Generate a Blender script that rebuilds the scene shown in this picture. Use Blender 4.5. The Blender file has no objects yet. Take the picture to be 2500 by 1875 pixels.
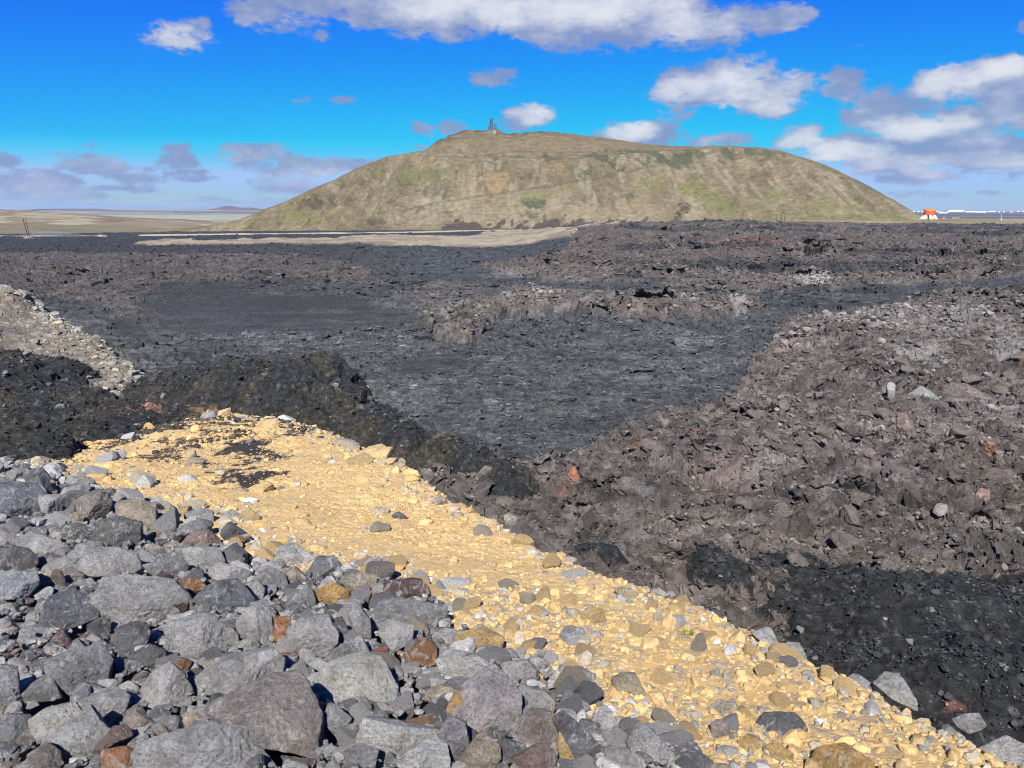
import bpy, math, random
import numpy as np
F4 = np.float32
random.seed(7)
R = math.radians
FP = 1878.0            # focal length in photograph pixels (2500 wide)
P = R(12.7)            # camera pitch below the horizon
scene = bpy.context.scene
COL = scene.collection

# ------------------------------------------------------------------ geometry of the view
def ray(u, v):
    dx = (np.asarray(u, float)-1250)/FP; dv = (937.5-np.asarray(v, float))/FP
    return dx, math.cos(P)+math.sin(P)*dv, -math.sin(P)+math.cos(P)*dv
def proj(x, y, z):
    f = y*math.cos(P)-z*math.sin(P); f = np.maximum(f, .05)
    up = y*math.sin(P)+z*math.cos(P)
    return 1250+FP*x/f, 937.5-FP*up/f
def on_plane(u, v, a, bx=0., by=0.):          # pixel -> point of the plane z = a + bx x + by y
    dx, dy, dz = ray(u, v)
    t = a/(dz-bx*dx-by*dy)
    return t*dx, t*dy, t*dz

# ------------------------------------------------------------------ noise
def hsh(ix, iy, s):
    a = ix.astype(np.int64).astype(np.uint32)*np.uint32(374761393)+iy.astype(np.int64).astype(np.uint32)*np.uint32(668265263)+np.uint32((s*1442695041) & 0xffffffff)
    a = (a ^ (a >> np.uint32(13)))*np.uint32(1274126177)
    a ^= a >> np.uint32(16); a *= np.uint32(2246822519); a ^= a >> np.uint32(15)
    return a.astype(F4)*F4(1/4294967296.)
def vn(x, y, s=0):
    xi = np.floor(x); yi = np.floor(y); fx = (x-xi).astype(F4); fy = (y-yi).astype(F4)
    fx = fx*fx*(3-2*fx); fy = fy*fy*(3-2*fy)
    a = hsh(xi, yi, s); b = hsh(xi+1, yi, s); c = hsh(xi, yi+1, s); d = hsh(xi+1, yi+1, s)
    return (a+(b-a)*fx+(c-a)*fy+(a-b-c+d)*fx*fy)*2-1
def fbm(x, y, s=0, o=4, g=.5):
    r = 0; a = 1.; t = 0
    for i in range(o):
        r = r+a*vn(x*2.03**i+17.3*i, y*2.03**i-9.1*i, s+i*13); t += a; a *= g
    return r/t
def ridged(x, y, s=0, o=4, g=.55):
    r = 0; a = 1.; t = 0
    for i in range(o):
        r = r+a*(1-2*np.abs(vn(x*2.1**i+7*i, y*2.1**i, s+i*17))); t += a; a *= g
    return r/t
def vn3(p, s=0):
    q = np.floor(p); f = (p-q).astype(F4); f = f*f*(3-2*f); r = 0
    for k in (0, 1):
        zz = s*131+(q[:, 2]+k)*57
        zi = zz.astype(np.int64)
        def H(ix, iy): return hsh(ix+zi*7919, iy+zi*104729, s)
        a = H(q[:, 0], q[:, 1]); b = H(q[:, 0]+1, q[:, 1]); c = H(q[:, 0], q[:, 1]+1); d = H(q[:, 0]+1, q[:, 1]+1)
        w = a+(b-a)*f[:, 0]+(c-a)*f[:, 1]+(a-b-c+d)*f[:, 0]*f[:, 1]
        r = r+w*(f[:, 2] if k else 1-f[:, 2])
    return r*2-1
def fbm3(p, s=0, o=4, g=.5):
    r = 0; a = 1.; t = 0
    for i in range(o):
        r = r+a*vn3(p*2.07**i+5.5*i, s+i*7); t += a; a *= g
    return r/t
def plates(x, y, sc, s, aniso=1., tilt=1.):
    """broken crust: every cell is a tilted slab; returns height, overhang shift x, y, gap distance, cell random"""
    X = (x/(sc*aniso)).astype(F4); Y = (y/sc).astype(F4)
    xi = np.floor(X); yi = np.floor(Y)
    d1 = np.full(X.shape, 9., F4); d2 = d1.copy()
    cx = np.zeros_like(d1); cy = cx.copy(); ci = cx.copy(); cj = cx.copy()
    for i in (-1, 0, 1):
        for j in (-1, 0, 1):
            jx = xi+i+.1+.8*hsh(xi+i, yi+j, s); jy = yi+j+.1+.8*hsh(xi+i, yi+j, s+1)
            d = (X-jx)**2+(Y-jy)**2
            m = d < d1
            d2 = np.where(m, d1, np.minimum(d2, d))
            d1 = np.where(m, d, d1); cx = np.where(m, jx, cx); cy = np.where(m, jy, cy)
            ci = np.where(m, xi+i, ci); cj = np.where(m, yi+j, cj)
    a = hsh(ci, cj, s+2); a = np.where(hsh(ci, cj, s+6) < .6, -1.571+(a-.5)*2.6, a*6.283); r = .3+.9*hsh(ci, cj, s+3); off = hsh(ci, cj, s+4)
    tx = np.cos(a)*r; ty = np.sin(a)*r
    loc = tx*(X-cx)+ty*(Y-cy)
    h = off*.8-.4+loc*tilt
    k = np.maximum(0, loc)
    return h, tx*k, ty*k, np.sqrt(d2)-np.sqrt(d1), hsh(ci, cj, s+5)
def sst(a, b, x):
    t = np.clip((x-a)/(b-a), 0, 1); return t*t*(3-2*t)
def polysd(u, v, pts, closed=True):
    """signed distance (negative inside) to a polygon, or plain distance to a polyline"""
    n = len(pts); best = np.full(np.shape(u), 1e9, F4); ins = np.zeros(np.shape(u), bool)
    for i in range(n if closed else n-1):
        x0, y0 = pts[i]; x1, y1 = pts[(i+1) % n]
        ex, ey = x1-x0, y1-y0; wx = u-x0; wy = v-y0
        t = np.clip((wx*ex+wy*ey)/(ex*ex+ey*ey+1e-9), 0, 1)
        d = (wx-ex*t)**2+(wy-ey*t)**2
        best = np.minimum(best, d)
        if closed and y0 != y1:
            ins ^= ((y0 > v) != (y1 > v)) & (u < ex*(v-y0)/ey+x0)
    best = np.sqrt(best)
    return np.where(ins, -best, best) if closed else best

# ------------------------------------------------------------------ mesh helpers
def mesh_np(name, co, faces, mat, cols=None, smooth=False, parent=None, link=True):
    me = bpy.data.meshes.new(name)
    co = np.asarray(co, F4); faces = np.asarray(faces, np.int32); k = faces.shape[1]
    me.vertices.add(len(co)); me.vertices.foreach_set('co', co.ravel())
    me.loops.add(faces.size); me.loops.foreach_set('vertex_index', faces.ravel())
    me.polygons.add(len(faces)); me.polygons.foreach_set('loop_start', np.arange(0, faces.size, k, dtype=np.int32))
    try: me.polygons.foreach_set('loop_total', np.full(len(faces), k, np.int32))
    except Exception: pass
    me.update(calc_edges=True)
    me.polygons.foreach_set('use_smooth', np.full(len(faces), smooth, bool))
    if cols is not None:
        at = me.attributes.new('Col', 'FLOAT_COLOR', 'POINT')
        c4 = np.ones((len(co), 4), F4); c4[:, :3] = cols; at.data.foreach_set('color', c4.ravel())
    if mat: me.materials.append(mat)
    if not link: return me
    return put(name, me, parent)
def put(name, me, parent=None, loc=None):
    o = bpy.data.objects.new(name, me); COL.objects.link(o)
    if parent: o.parent = parent
    if loc is not None: o.location = loc
    return o
def grid_faces(nr, nc, keep=None):
    i = np.arange(nr-1)[:, None]*nc+np.arange(nc-1)[None, :]
    f = np.stack([i, i+1, i+nc+1, i+nc], -1).reshape(-1, 4)
    return f if keep is None else f[keep]
def compact(co, cols, f):
    used = np.zeros(len(co), bool); used[f.ravel()] = True
    m = np.cumsum(used)-1
    return co[used], (cols[used] if cols is not None else None), m[f]
def tag(o, label=None, cat=None, group=None, kind=None):
    if label: o['label'] = label
    if cat: o['category'] = cat
    if group: o['group'] = group
    if kind: o['kind'] = kind
    return o
class MB:
    def __init__(s): s.v = []; s.f = []
    def box(s, c, d, rz=0, taper=1., sh=(0, 0)):
        b = len(s.v); cs, sn = math.cos(rz), math.sin(rz)
        for z, k in ((0, 1.), (1, taper)):
            for x, y in ((-.5, -.5), (.5, -.5), (.5, .5), (-.5, .5)):
                X = x*d[0]*k+sh[0]*z; Y = y*d[1]*k+sh[1]*z
                s.v.append((c[0]+X*cs-Y*sn, c[1]+X*sn+Y*cs, c[2]+z*d[2]))
        s.f += [[b+i for i in q] for q in ((3, 2, 1, 0), (4, 5, 6, 7), (0, 1, 5, 4), (1, 2, 6, 5), (2, 3, 7, 6), (3, 0, 4, 7))]
        return s
    def tube(s, p, q, r0, r1=None, n=8):
        r1 = r0 if r1 is None else r1
        p = np.array(p, float); q = np.array(q, float); a = q-p; a /= np.linalg.norm(a)
        e = np.cross(a, (0, 0, 1) if abs(a[2]) < .9 else (1, 0, 0)); e /= np.linalg.norm(e); g = np.cross(a, e)
        b = len(s.v)
        for c, r in ((p, r0), (q, r1)):
            for i in range(n):
                t = 6.28318*i/n; s.v.append(tuple(c+r*(math.cos(t)*e+math.sin(t)*g)))
        for i in range(n): s.f.append([b+i, b+(i+1) % n, b+n+(i+1) % n, b+n+i])
        s.f.append([b+i for i in range(n)][::-1]); s.f.append([b+n+i for i in range(n)])
        return s
    def lathe(s, prof, n=32, c=(0, 0, 0)):
        b = len(s.v); k = len(prof)
        for i in range(n):
            t = 6.28318*i/n
            for r, z in prof: s.v.append((c[0]+r*math.cos(t), c[1]+r*math.sin(t), c[2]+z))
        for i in range(n):
            j = (i+1) % n
            for m in range(k-1): s.f.append([b+i*k+m, b+j*k+m, b+j*k+m+1, b+i*k+m+1])
        return s
    def build(s, name, mat, parent=None):
        me = bpy.data.meshes.new(name); me.from_pydata(s.v, [], s.f); me.update()
        if mat: me.materials.append(mat)
        return put(name, me, parent)
def empty(name, loc, rz=0):
    o = bpy.data.objects.new(name, None); COL.objects.link(o); o.location = loc; o.rotation_euler.z = rz
    return o

# ------------------------------------------------------------------ materials
def new_mat(name):
    m = bpy.data.materials.new(name); m.use_nodes = True
    nt = m.node_tree; b = nt.nodes['Principled BSDF']
    b.inputs['Roughness'].default_value = .9; b.inputs['Specular IOR Level'].default_value = .25
    return m, nt, b
def nd(nt, t, **k):
    n = nt.nodes.new(t)
    for a, b in k.items():
        if a.startswith('i_'): n.inputs[int(a[2:])].default_value = b
        else: setattr(n, a, b)
    return n
def flat(name, c, rough=.8, metal=0.):
    m, nt, b = new_mat(name)
    no = nd(nt, 'ShaderNodeTexNoise'); no.inputs['Scale'].default_value = 2.5; no.inputs['Detail'].default_value = 4
    mr = nd(nt, 'ShaderNodeMapRange'); mr.inputs['To Min'].default_value = .8; mr.inputs['To Max'].default_value = 1.15
    mx = nd(nt, 'ShaderNodeMix', data_type='RGBA', blend_type='MULTIPLY'); mx.inputs[0].default_value = 1
    mx.inputs[6].default_value = (*c, 1)
    nt.links.new(no.outputs['Fac'], mr.inputs['Value']); nt.links.new(mr.outputs[0], mx.inputs[7])
    nt.links.new(mx.outputs[2], b.inputs['Base Color'])
    b.inputs['Roughness'].default_value = rough; b.inputs['Metallic'].default_value = metal
    return m
def ground_mat(name, scale, bump, dist, var=(.6, 1.4), detail=8, coord='Object', spec=.25, rough=.9):
    """base colour from the mesh's own colour attribute, broken up by noise, with fine relief"""
    m, nt, b = new_mat(name); L = nt.links.new
    at = nd(nt, 'ShaderNodeAttribute', attribute_name='Col'); tc = nd(nt, 'ShaderNodeTexCoord')
    n1 = nd(nt, 'ShaderNodeTexNoise'); n1.inputs['Scale'].default_value = scale; n1.inputs['Detail'].default_value = detail; n1.inputs['Roughness'].default_value = .65
    L(tc.outputs[coord], n1.inputs['Vector'])
    mr = nd(nt, 'ShaderNodeMapRange'); mr.inputs['From Min'].default_value = .25; mr.inputs['From Max'].default_value = .75
    mr.inputs['To Min'].default_value = var[0]; mr.inputs['To Max'].default_value = var[1]
    L(n1.outputs['Fac'], mr.inputs['Value'])
    mx = nd(nt, 'ShaderNodeMix', data_type='RGBA', blend_type='MULTIPLY'); mx.inputs[0].default_value = 1
    L(at.outputs['Color'], mx.inputs[6]); L(mr.outputs[0], mx.inputs[7]); L(mx.outputs[2], b.inputs['Base Color'])
    bp = nd(nt, 'ShaderNodeBump'); bp.inputs['Strength'].default_value = bump; bp.inputs['Distance'].default_value = dist
    n2 = nd(nt, 'ShaderNodeTexNoise'); n2.inputs['Scale'].default_value = scale*1.7; n2.inputs['Detail'].default_value = detail; n2.inputs['Roughness'].default_value = .7
    L(tc.outputs[coord], n2.inputs['Vector'])
    L(n2.outputs['Fac'], bp.inputs['Height']); L(bp.outputs['Normal'], b.inputs['Normal'])
    b.inputs['Specular IOR Level'].default_value = spec; b.inputs['Roughness'].default_value = rough
    return m
def rock_mat(name, use_attr=False, sc=1.):
    """stone: the object's own tint, mottled, with pale mineral crust, pits and grain"""
    m, nt, b = new_mat(name); L = nt.links.new
    tc = nd(nt, 'ShaderNodeTexCoord'); oi = nd(nt, 'ShaderNodeObjectInfo')
    src = nd(nt, 'ShaderNodeAttribute', attribute_name='Col').outputs['Color'] if use_attr else oi.outputs['Color']
    ad = nd(nt, 'ShaderNodeVectorMath', operation='ADD'); mu = nd(nt, 'ShaderNodeVectorMath', operation='SCALE'); mu.inputs['Scale'].default_value = 31.
    cb = nd(nt, 'ShaderNodeCombineXYZ'); L(oi.outputs['Random'], cb.inputs[0]); L(oi.outputs['Random'], cb.inputs[2])
    L(cb.outputs[0], mu.inputs[0]); L(tc.outputs['Object'], ad.inputs[0]); L(mu.outputs[0], ad.inputs[1])
    vec = ad.outputs[0]
    def noise(s, det=6, ro=.6, dis=0):
        n = nd(nt, 'ShaderNodeTexNoise'); n.inputs['Scale'].default_value = s*sc; n.inputs['Detail'].default_value = det
        n.inputs['Roughness'].default_value = ro; n.inputs['Distortion'].default_value = dis; L(vec, n.inputs['Vector']); return n.outputs['Fac']
    def mrange(v, a, b_, c, d):
        r = nd(nt, 'ShaderNodeMapRange'); r.inputs['From Min'].default_value = a; r.inputs['From Max'].default_value = b_
        r.inputs['To Min'].default_value = c; r.inputs['To Max'].default_value = d; L(v, r.inputs['Value']); return r.outputs[0]
    def mix(mode, f, a, c):
        x = nd(nt, 'ShaderNodeMix', data_type='RGBA', blend_type=mode)
        if isinstance(f, float): x.inputs[0].default_value = f
        else: L(f, x.inputs[0])
        for s_, i in ((a, 6), (c, 7)):
            if isinstance(s_, tuple): x.inputs[i].default_value = s_
            else: L(s_, x.inputs[i])
        return x.outputs[2]
    c1 = mix('MULTIPLY', 1., src, mrange(noise(4, 8, .7), .3, .7, .50, 1.5))
    c1 = mix('MULTIPLY', 1., c1, mrange(noise(45, 4, .7), .3, .7, .6, 1.4))
    # rusty / brown weathering
    c2 = mix('MIX', mrange(noise(2.2, 5, .6, .6), .55, .72, 0., .38), c1, (.19, .125, .075, 1))
    # pale crust, streaky
    cr = mrange(noise(9, 10, .82, 1.2), .52, .61, 0., .75)
    c3 = mix('MIX', cr, c2, (.50, .49, .46, 1))
    # dark vesicles
    vo = nd(nt, 'ShaderNodeTexVoronoi'); vo.inputs['Scale'].default_value = 55*sc; L(vec, vo.inputs['Vector'])
    pit = mrange(vo.outputs['Distance'], .08, .26, 0., 1.)
    pm = mrange(noise(3, 3), .45, .6, 0., 1.)
    mm = nd(nt, 'ShaderNodeMath', operation='MAXIMUM'); 
    inv = nd(nt, 'ShaderNodeMath', operation='SUBTRACT'); inv.inputs[0].default_value = 1; L(pm, inv.inputs[1])
    L(pit, mm.inputs[0]); L(inv.outputs[0], mm.inputs[1])
    c4 = mix('MULTIPLY', .7, c3, mm.outputs[0])
    L(c4, b.inputs['Base Color'])
    h = nd(nt, 'ShaderNodeMath', operation='MULTIPLY_ADD'); L(mm.outputs[0], h.inputs[0]); h.inputs[1].default_value = .25; L(noise(14, 10, .75), h.inputs[2])
    bp = nd(nt, 'ShaderNodeBump'); bp.inputs['Strength'].default_value = 1.; bp.inputs['Distance'].default_value = .11/sc
    L(h.outputs[0], bp.inputs['Height']); L(bp.outputs['Normal'], b.inputs['Normal'])
    return m
M_LAVA = ground_mat('lava', 2.6, 1., .40, (.45, 1.6), 10, rough=.75, spec=.3)
M_BLACK = ground_mat('fresh_lava', 5.0, 1., .30, (.4, 1.8), 10, rough=.8, spec=.25)
M_SAND = ground_mat('sand', 24.0, .8, .022, (.78, 1.2), 10)
M_GRAV = ground_mat('gravel', 3.0, .9, .15, (.6, 1.4), 9)
M_HILL = ground_mat('hillside', .14, 1., 6.0, (.55, 1.45), 12)
M_FAR = ground_mat('moorland', .012, .3, 6.0, (.75, 1.25), 8)
M_ROCK = rock_mat('basalt')
M_RSM = rock_mat('small_basalt', False, 2.2)
M_STUFF = rock_mat('rubble', True, 2.2)
M_PEB = ground_mat('pebbles', 25., .8, .02, (.7, 1.25), 8)
M_LROCK = ground_mat('lava_clinker', 2.0, .9, .12, (.6, 1.4), 8)

# ------------------------------------------------------------------ the embankment of yellow sand (its own height function)
SA, SBY = -2.44, -.19
EDGE_PX = [(-700, 962), (100, 966), (300, 975), (480, 990), (620, 1020), (770, 1050), (870, 1090), (960, 1130), (1040, 1182), (1120, 1232), (1200, 1268), (1290, 1318), (1370, 1360),
(1450, 1400), (1520, 1415), (1572, 1424), (1631, 1462), (1694, 1482), (1726, 1506), (1780, 1536), (1844, 1548), (1907, 1592), (1966, 1620), (2047, 1643), (2124, 1680), (2146, 1700), (2223, 1740), (2323, 1775), (2390, 1822), (2431, 1836), (2500, 1866), (2700, 1960)]
EDGE = [tuple(float(q) for q in on_plane(u, v, SA, 0, SBY)[:2]) for u, v in EDGE_PX]
EDGE.append((EDGE[-1][0]+3., EDGE[-1][1]-2.4))
SLOPE_POLY = EDGE+[(EDGE[-1][0], -30.), (-60., -30.), (-60., EDGE[0][1])]
GREY_PX = [(-900, 1100), (0, 1128), (120, 1175), (280, 1225), (380, 1262), (470, 1300), (560, 1335), (640, 1392), (720, 1395), (800, 1390), (880, 1410), (960, 1440), (1060, 1470),
           (1110, 1540), (1170, 1600), (1230, 1612), (1310, 1640), (1390, 1720), (1480, 1780), (1580, 1800), (1680, 1850), (1750, 1920), (2000, 2100)]
GREY = [tuple(float(q) for q in on_plane(u, v, SA, 0, SBY)[:2]) for u, v in GREY_PX]
GREY += [(6., -20.), (-60., -20.)]
SB0 = on_plane(545, 1055, SA, 0, SBY)
PLACING = False
def sand_z(x, y, fine=True):
    wob = .35*fbm(x*.8, y*.8, 3, 3)*np.clip(y/14, .25, 1.)
    sd = polysd(x, y, SLOPE_POLY)+wob
    gd = polysd(x, y, GREY)
    z = SA+SBY*y+.10*fbm(x*.45, y*.45, 5, 3)*np.clip(y/9, .5, 1.6)
    z = z+.40*np.exp(-((x-SB0[0])/3.2)**2-((y-SB0[1])/3.6)**2)
    z = z+(.12 if PLACING else -.06)*sst(.3, -.6, gd)
    k = np.clip(y*.02, .06, .5)
    s = sd-.15*k
    z = z-1.05*(np.sqrt(s*s+.12*k*k)+s)*.5
    if fine:
        q = np.clip(y/12, .45, 1.3)
        z = z+.022*fbm(x*2.6, y*2.6, 8, 4)*q
        h, sx, sy, gp, cr = plates(x+.06*vn(x*5, y*5, 2), y+.06*vn(x*5, y*5, 4), .20, 21)
        a = sst(-.15, .45, fbm(x*.5, y*.5, 77, 3))
        z = z+(h*.020-.012*(1-sst(0, .12, gp)))*(.3+a)*q+.03*q*(.3+a)*fbm(x*5, y*5, 34, 4)
        h, sx, sy, gp, cr = plates(x, y, .075, 31)
        z = z+(h*.006+.016*fbm(x*11, y*11, 33, 3))*(.5+a)*q
        z = z+.02*sst(-.2, -1, gd)*fbm(x*6, y*6, 9, 3)
    return z
# gravel bank behind, at the left
GA, GBX = -8.55-18*.13, -.13
GB_PX = [(-700, 520), (-150, 640), (-40, 690), (60, 722), (130, 772), (205, 806), (280, 858), (335, 892), (350, 930), (300, 960), (150, 985), (-300, 1030), (-900, 1100)]
GB = [tuple(float(q) for q in on_plane(u, v, GA, GBX)[:2]) for u, v in GB_PX]
def bank_z(x, y, fine=True):
    sd = polysd(x, y, GB)+.7*fbm(x*.3, y*.3, 41, 3)
    z = GA+GBX*x+.25*fbm(x*.12, y*.12, 42, 3)
    u, v = proj(x, y, z)
    z = z+.9*sst(110, 0, np.hypot((u-10)/1., (v-745)*2.2))
    s = sd+.3
    z = z-.8*(np.sqrt(s*s+.1)+s)*.5
    if fine:
        z = z+.10*fbm(x*1.3, y*1.3, 43, 4)
        h, sx, sy, gp, cr = plates(x, y, .5, 44); z = z+h*.11
    return z

# ------------------------------------------------------------------ lava field height + colour
def base_z(x, y):
    d = np.hypot(x, y); az = x/np.maximum(y, .1)
    wl = 1-sst(-.02, .13, az)
    z = -9.-.0158*np.maximum(0, d-60)*wl
    z = z-(.03*np.maximum(0, d-560))*(1-wl)
    return z
BROWN = [
 ([(1090, 1120), (1200, 1150), (1300, 1215), (1450, 1150), (1500, 1085), (1640, 1040), (1780, 1010), (1800, 960), (1830, 910), (1890, 860), (2050, 795), (2250, 750), (2500, 732), (3100, 700), (3100, 2600), (1400, 2300), (900, 1500), (1040, 1200)], 14, 1.0),
 ([(1020, 805), (1120, 770), (1180, 745), (1280, 728), (1500, 735), (1720, 730), (1860, 745), (1850, 775), (1760, 790), (1700, 805), (1560, 800), (1350, 803), (1230, 815), (1150, 850), (1080, 840)], 7, 1.2),
 ([(1150, 660), (1260, 640), (1370, 622), (1400, 590), (1440, 565), (1560, 548), (3200, 530), (3200, 650), (2300, 690), (1950, 725), (1750, 712), (1500, 705), (1300, 690)], 6, .85),
 ([(-700, 640), (0, 620), (400, 618), (700, 625), (880, 650), (930, 700), (760, 705), (400, 690), (340, 740), (420, 775), (330, 790), (230, 745), (120, 720), (-600, 700)], 6, .35),
 ([(1060, 690), (1230, 700), (1400, 715), (1300, 730), (1100, 760), (1030, 760), (960, 720)], 6, .3),
]
SMOOTH = [
 [(370, 700), (560, 695), (660, 722), (800, 722), (1020, 760), (1010, 790), (860, 800), (620, 806), (480, 822), (370, 800), (350, 745)],
 [(225, 772), (330, 790), (370, 812), (360, 836), (270, 815)],
 [(1050, 865), (1120, 868), (1130, 890), (1010, 908), (880, 905)],
 [(1170, 700), (1300, 720), (1400, 726), (1250, 735), (1150, 725)],
]
LOBES = []                                   # fresh black lava mounds: x, y, rx, ry, top z, drop
def lobe(u, v, z, rx, ry, top, drop): 
    x, y, _ = on_plane(u, v, z); LOBES.append((float(x), float(y), rx, ry, top, drop))
lobe(-70, 960, -8.3, 5.2, 6.0, -6.6, 2.4)
lobe(-60, 1120, -5.95, 2.6, 2.0, -5.35, 1.0)
lobe(70, 1105, -6.1, 1.5, 1.6, -5.7, .8)
lobe(205, 1075, -6.6, 1.9, 2.2, -6.0, 1.0)
lobe(320, 1050, -7.0, 1.8, 1.8, -6.55, .8)
lobe(130, 1000, -8.4, 3.0, 2.8, -7.6, 1.4)
lobe(40, 1080, -7.4, 5.0, 3.8, -6.45, 2.0)
lobe(255, 1040, -7.9, 3.0, 3.0, -7.25, 1.4)
lobe(360, 1035, -7.9, 3.0, 2.8, -7.35, 1.3)
lobe(740, 980, -8.6, 3.0, 3.8, -6.75, 2.8)
lobe(610, 965, -8.6, 2.9, 3.0, -7.1, 2.0)
lobe(820, 1030, -8.8, 1.5, 3.0, -7.4, 2.0)
lobe(480, 965, -8.8, 4.0, 3.0, -7.75, 1.6)
lobe(540, 915, -9, 4., 4., -8.45, 1.2)
lobe(905, 1080, -9, 1.4, 2.6, -7.55, 1.8)
lobe(985, 1140, -9, 1.3, 1.7, -7.4, 1.8)
lobe(1085, 1180, -9, 1.2, 1.4, -7.4, 1.8)
lobe(1165, 1215, -8.9, 1.1, 1.3, -7.25, 1.8)
lobe(1240, 1265, -8.8, 1., 1.2, -7.0, 1.8)
lobe(1440, 1425, -8.4, 1.1, .7, -7.4, 1.4)
lobe(1728, 1470, -8.2, .62, .6, -6.85, 1.6)
lobe(1760, 1505, -8.6, 1.2, .8, -7.35, 1.6)
lobe(1880, 1520, -8.8, 1.6, 1.3, -7.55, 1.6)
lobe(1650, 1470, -8.4, .9, .6, -7.85, 1.0)
lobe(1990, 1545, -9., 2.6, 1.9, -7.55, 1.8)
lobe(2200, 1610, -8.8, 3.6, 2.7, -7.4, 2.0)
lobe(2470, 1640, -8.8, 3.2, 2.9, -7.45, 2.0)
lobe(2420, 1800, -8., 4.0, 1.8, -6.9, 2.0)
lobe(2150, 1740, -8.2, 3.0, 1.8, -7.3, 2.0)
lobe(2750, 1650, -8.8, 4.0, 3.4, -7.35, 2.0)
BUMPS = [  # u, v (row of the foot on the plain), half-width px, half-depth px, height m : swells of the field
 (1300, 785, 260, 46, 1.15), (1600, 775, 240, 34, 1.0), (1150, 815, 120, 30, .7),
 (1750, 568, 330, 16, 3.2), (1480, 585, 150, 16, 2.0), (1950, 600, 500, 40, 1.2),
 (2150, 900, 330, 110, 1.3), (2380, 800, 200, 60, 1.4), (1950, 850, 160, 40, .8), (1850, 1170, 180, 60, .7), (2300, 1230, 220, 60, .9),
 (2050, 560, 60, 7, 1.2), (1550, 690, 260, 25, .9), (1230, 660, 180, 18, .8), (700, 700, 200, 12, .6),
 (1900, 1350, 300, 90, .6), (1480, 1300, 160, 60, .5)]
SANDBARS = [[(330, 596), (420, 590), (500, 594), (620, 590), (780, 588), (860, 580), (950, 578), (1100, 580), (1300, 575), (1410, 580), (1400, 590), (1330, 594), (1290, 600), (1180, 606), (1080, 604), (900, 600), (700, 600), (500, 600), (400, 602)],
            [(1180, 571), (1400, 562), (1520, 556), (1500, 560), (1420, 568), (1300, 575), (1180, 577)]]
ROADS = [[(-40, 576), (150, 577), (260, 577)], [(340, 575), (700, 571), (1000, 567), (1250, 562), (1420, 558)]]
def lava(x, y):
    x = x.astype(F4); y = y.astype(F4)
    d = np.hypot(x, y); zb = base_z(x, y)
    u, v = proj(x, y, zb)
    wu = 34*fbm(x*.16, y*.16, 51, 5)*np.clip(40/d, .12, 1.2); wv = 17*fbm(x*.16+50, y*.16, 52, 5)*np.clip(40/d, .12, 1.2)
    U = u+wu; V = v+wv
    br = np.zeros_like(x)
    for pts, w, s in BROWN: br = np.maximum(br, s*sst(w*.4, -w*.4, polysd(U, V, pts)))
    sm = np.zeros_like(x)
    for pts in SMOOTH: sm = np.maximum(sm, .66*sst(5, -10, polysd(u+wu*3, v+wv*2., pts)))
    sb = np.zeros_like(x)
    far = (v < 640)
    for pts in SANDBARS:
        q = np.zeros_like(x); q[far] = sst(1.2, -1.2, polysd(u[far]+3*wu[far], v[far]+wv[far]*.7+1.6*vn(x[far]*.09, y[far]*.03, 4), pts)); sb = np.maximum(sb, q)
    rd = np.zeros_like(x)
    for pts in ROADS:
        q = np.zeros_like(x); q[far] = sst(1.9, 1.1, polysd(u[far], v[far], pts, False)); rd = np.maximum(rd, q)
    # base relief
    big = fbm(x*.035, y*.035, 60, 4)
    z = zb+big*np.clip(d/60, .35, 1.6)*(1-.9*sm)*.55
    for (bu, bv, hw, hd, hh) in BUMPS:
        r = ((U-bu)/hw)**2+((V-bv)/hd)**2
        z = z+hh*np.exp(-r*1.3)
    z = z+.55*np.clip(br, 0, 1)*sst(60, 20, d)+.35*np.clip(br, 0, 1)
    # crust slabs
    wx = x+.35*fbm(x*.7, y*.7, 61, 3); wy = y+.35*fbm(x*.7+9, y*.7, 62, 3)
    amp = (1-sm)*(1-.9*rd)*(1-.6*sb)
    fd = np.clip(d/55, .75, 3.)
    SX = np.zeros_like(x); SY = SX.copy()
    mod = .18+.82*sst(-.3, .35, fbm(x*.10, y*.14, 63, 4))
    h, sx, sy, gp, cr = plates(wx, wy, 3.4, 70, 1.4)
    a = (.20+.26*br)*amp*mod*fd; z = z+h*a-.30*a*(1-sst(0, .07, gp)); SX += sx*a*2.4*sst(12, 22, d); SY += sy*a*2.4*sst(12, 22, d)
    h, sx, sy, gp, c2 = plates(wx, wy, 1.15, 80, 1.7)
    a = (.26+.02*br)*amp*mod*np.clip(fd, .6, 2.2); z = z+h*a-.22*a*(1-sst(0, .10, gp)); SX += sx*a*2.4; SY += sy*a*2.4
    h, sx, sy, gp, c3 = plates(wx+3, wy, .42, 90, 1.8)
    a = (.17+.07*br)*amp*np.clip(fd, .6, 1.6); z = z+h*a; SX += sx*a*2.6; SY += sy*a*2.6
    nr = d < 60; cfine = np.full_like(x, .5)
    if nr.any():
        h, sx, sy, gp, c4 = plates(wx[nr], wy[nr], .16, 95, 1.5)
        z[nr] += h*(.08+.06*br[nr])*amp[nr]; SX[nr] += sx*.14*amp[nr]; SY[nr] += sy*.14*amp[nr]; cfine[nr] = c4
    z = z+(.16*ridged(x*.35, y*.8, 64, 5)*(.6+.8*br))*amp*mod+.5*np.clip(br, 0, 1)*mod*ridged(x*.13+.3*vn(x*.3, y*.3), y*.17, 69, 3)+.16*np.abs(fbm(x*1.1, y*1.1, 68, 5, .65))*3*amp*(.35+br*.8)
    z = z+sb*(.5+1.1*np.maximum(0, fbm(x*.03, y*.05, 66, 3)))*2.+sb*.5*fbm(x*.2, y*.2, 67, 3)
    # black mounds
    bz = np.full_like(x, -99.)
    for (lx, ly, rx, ry, top, drop) in LOBES:
        pass
    nb = bz > -50
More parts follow.
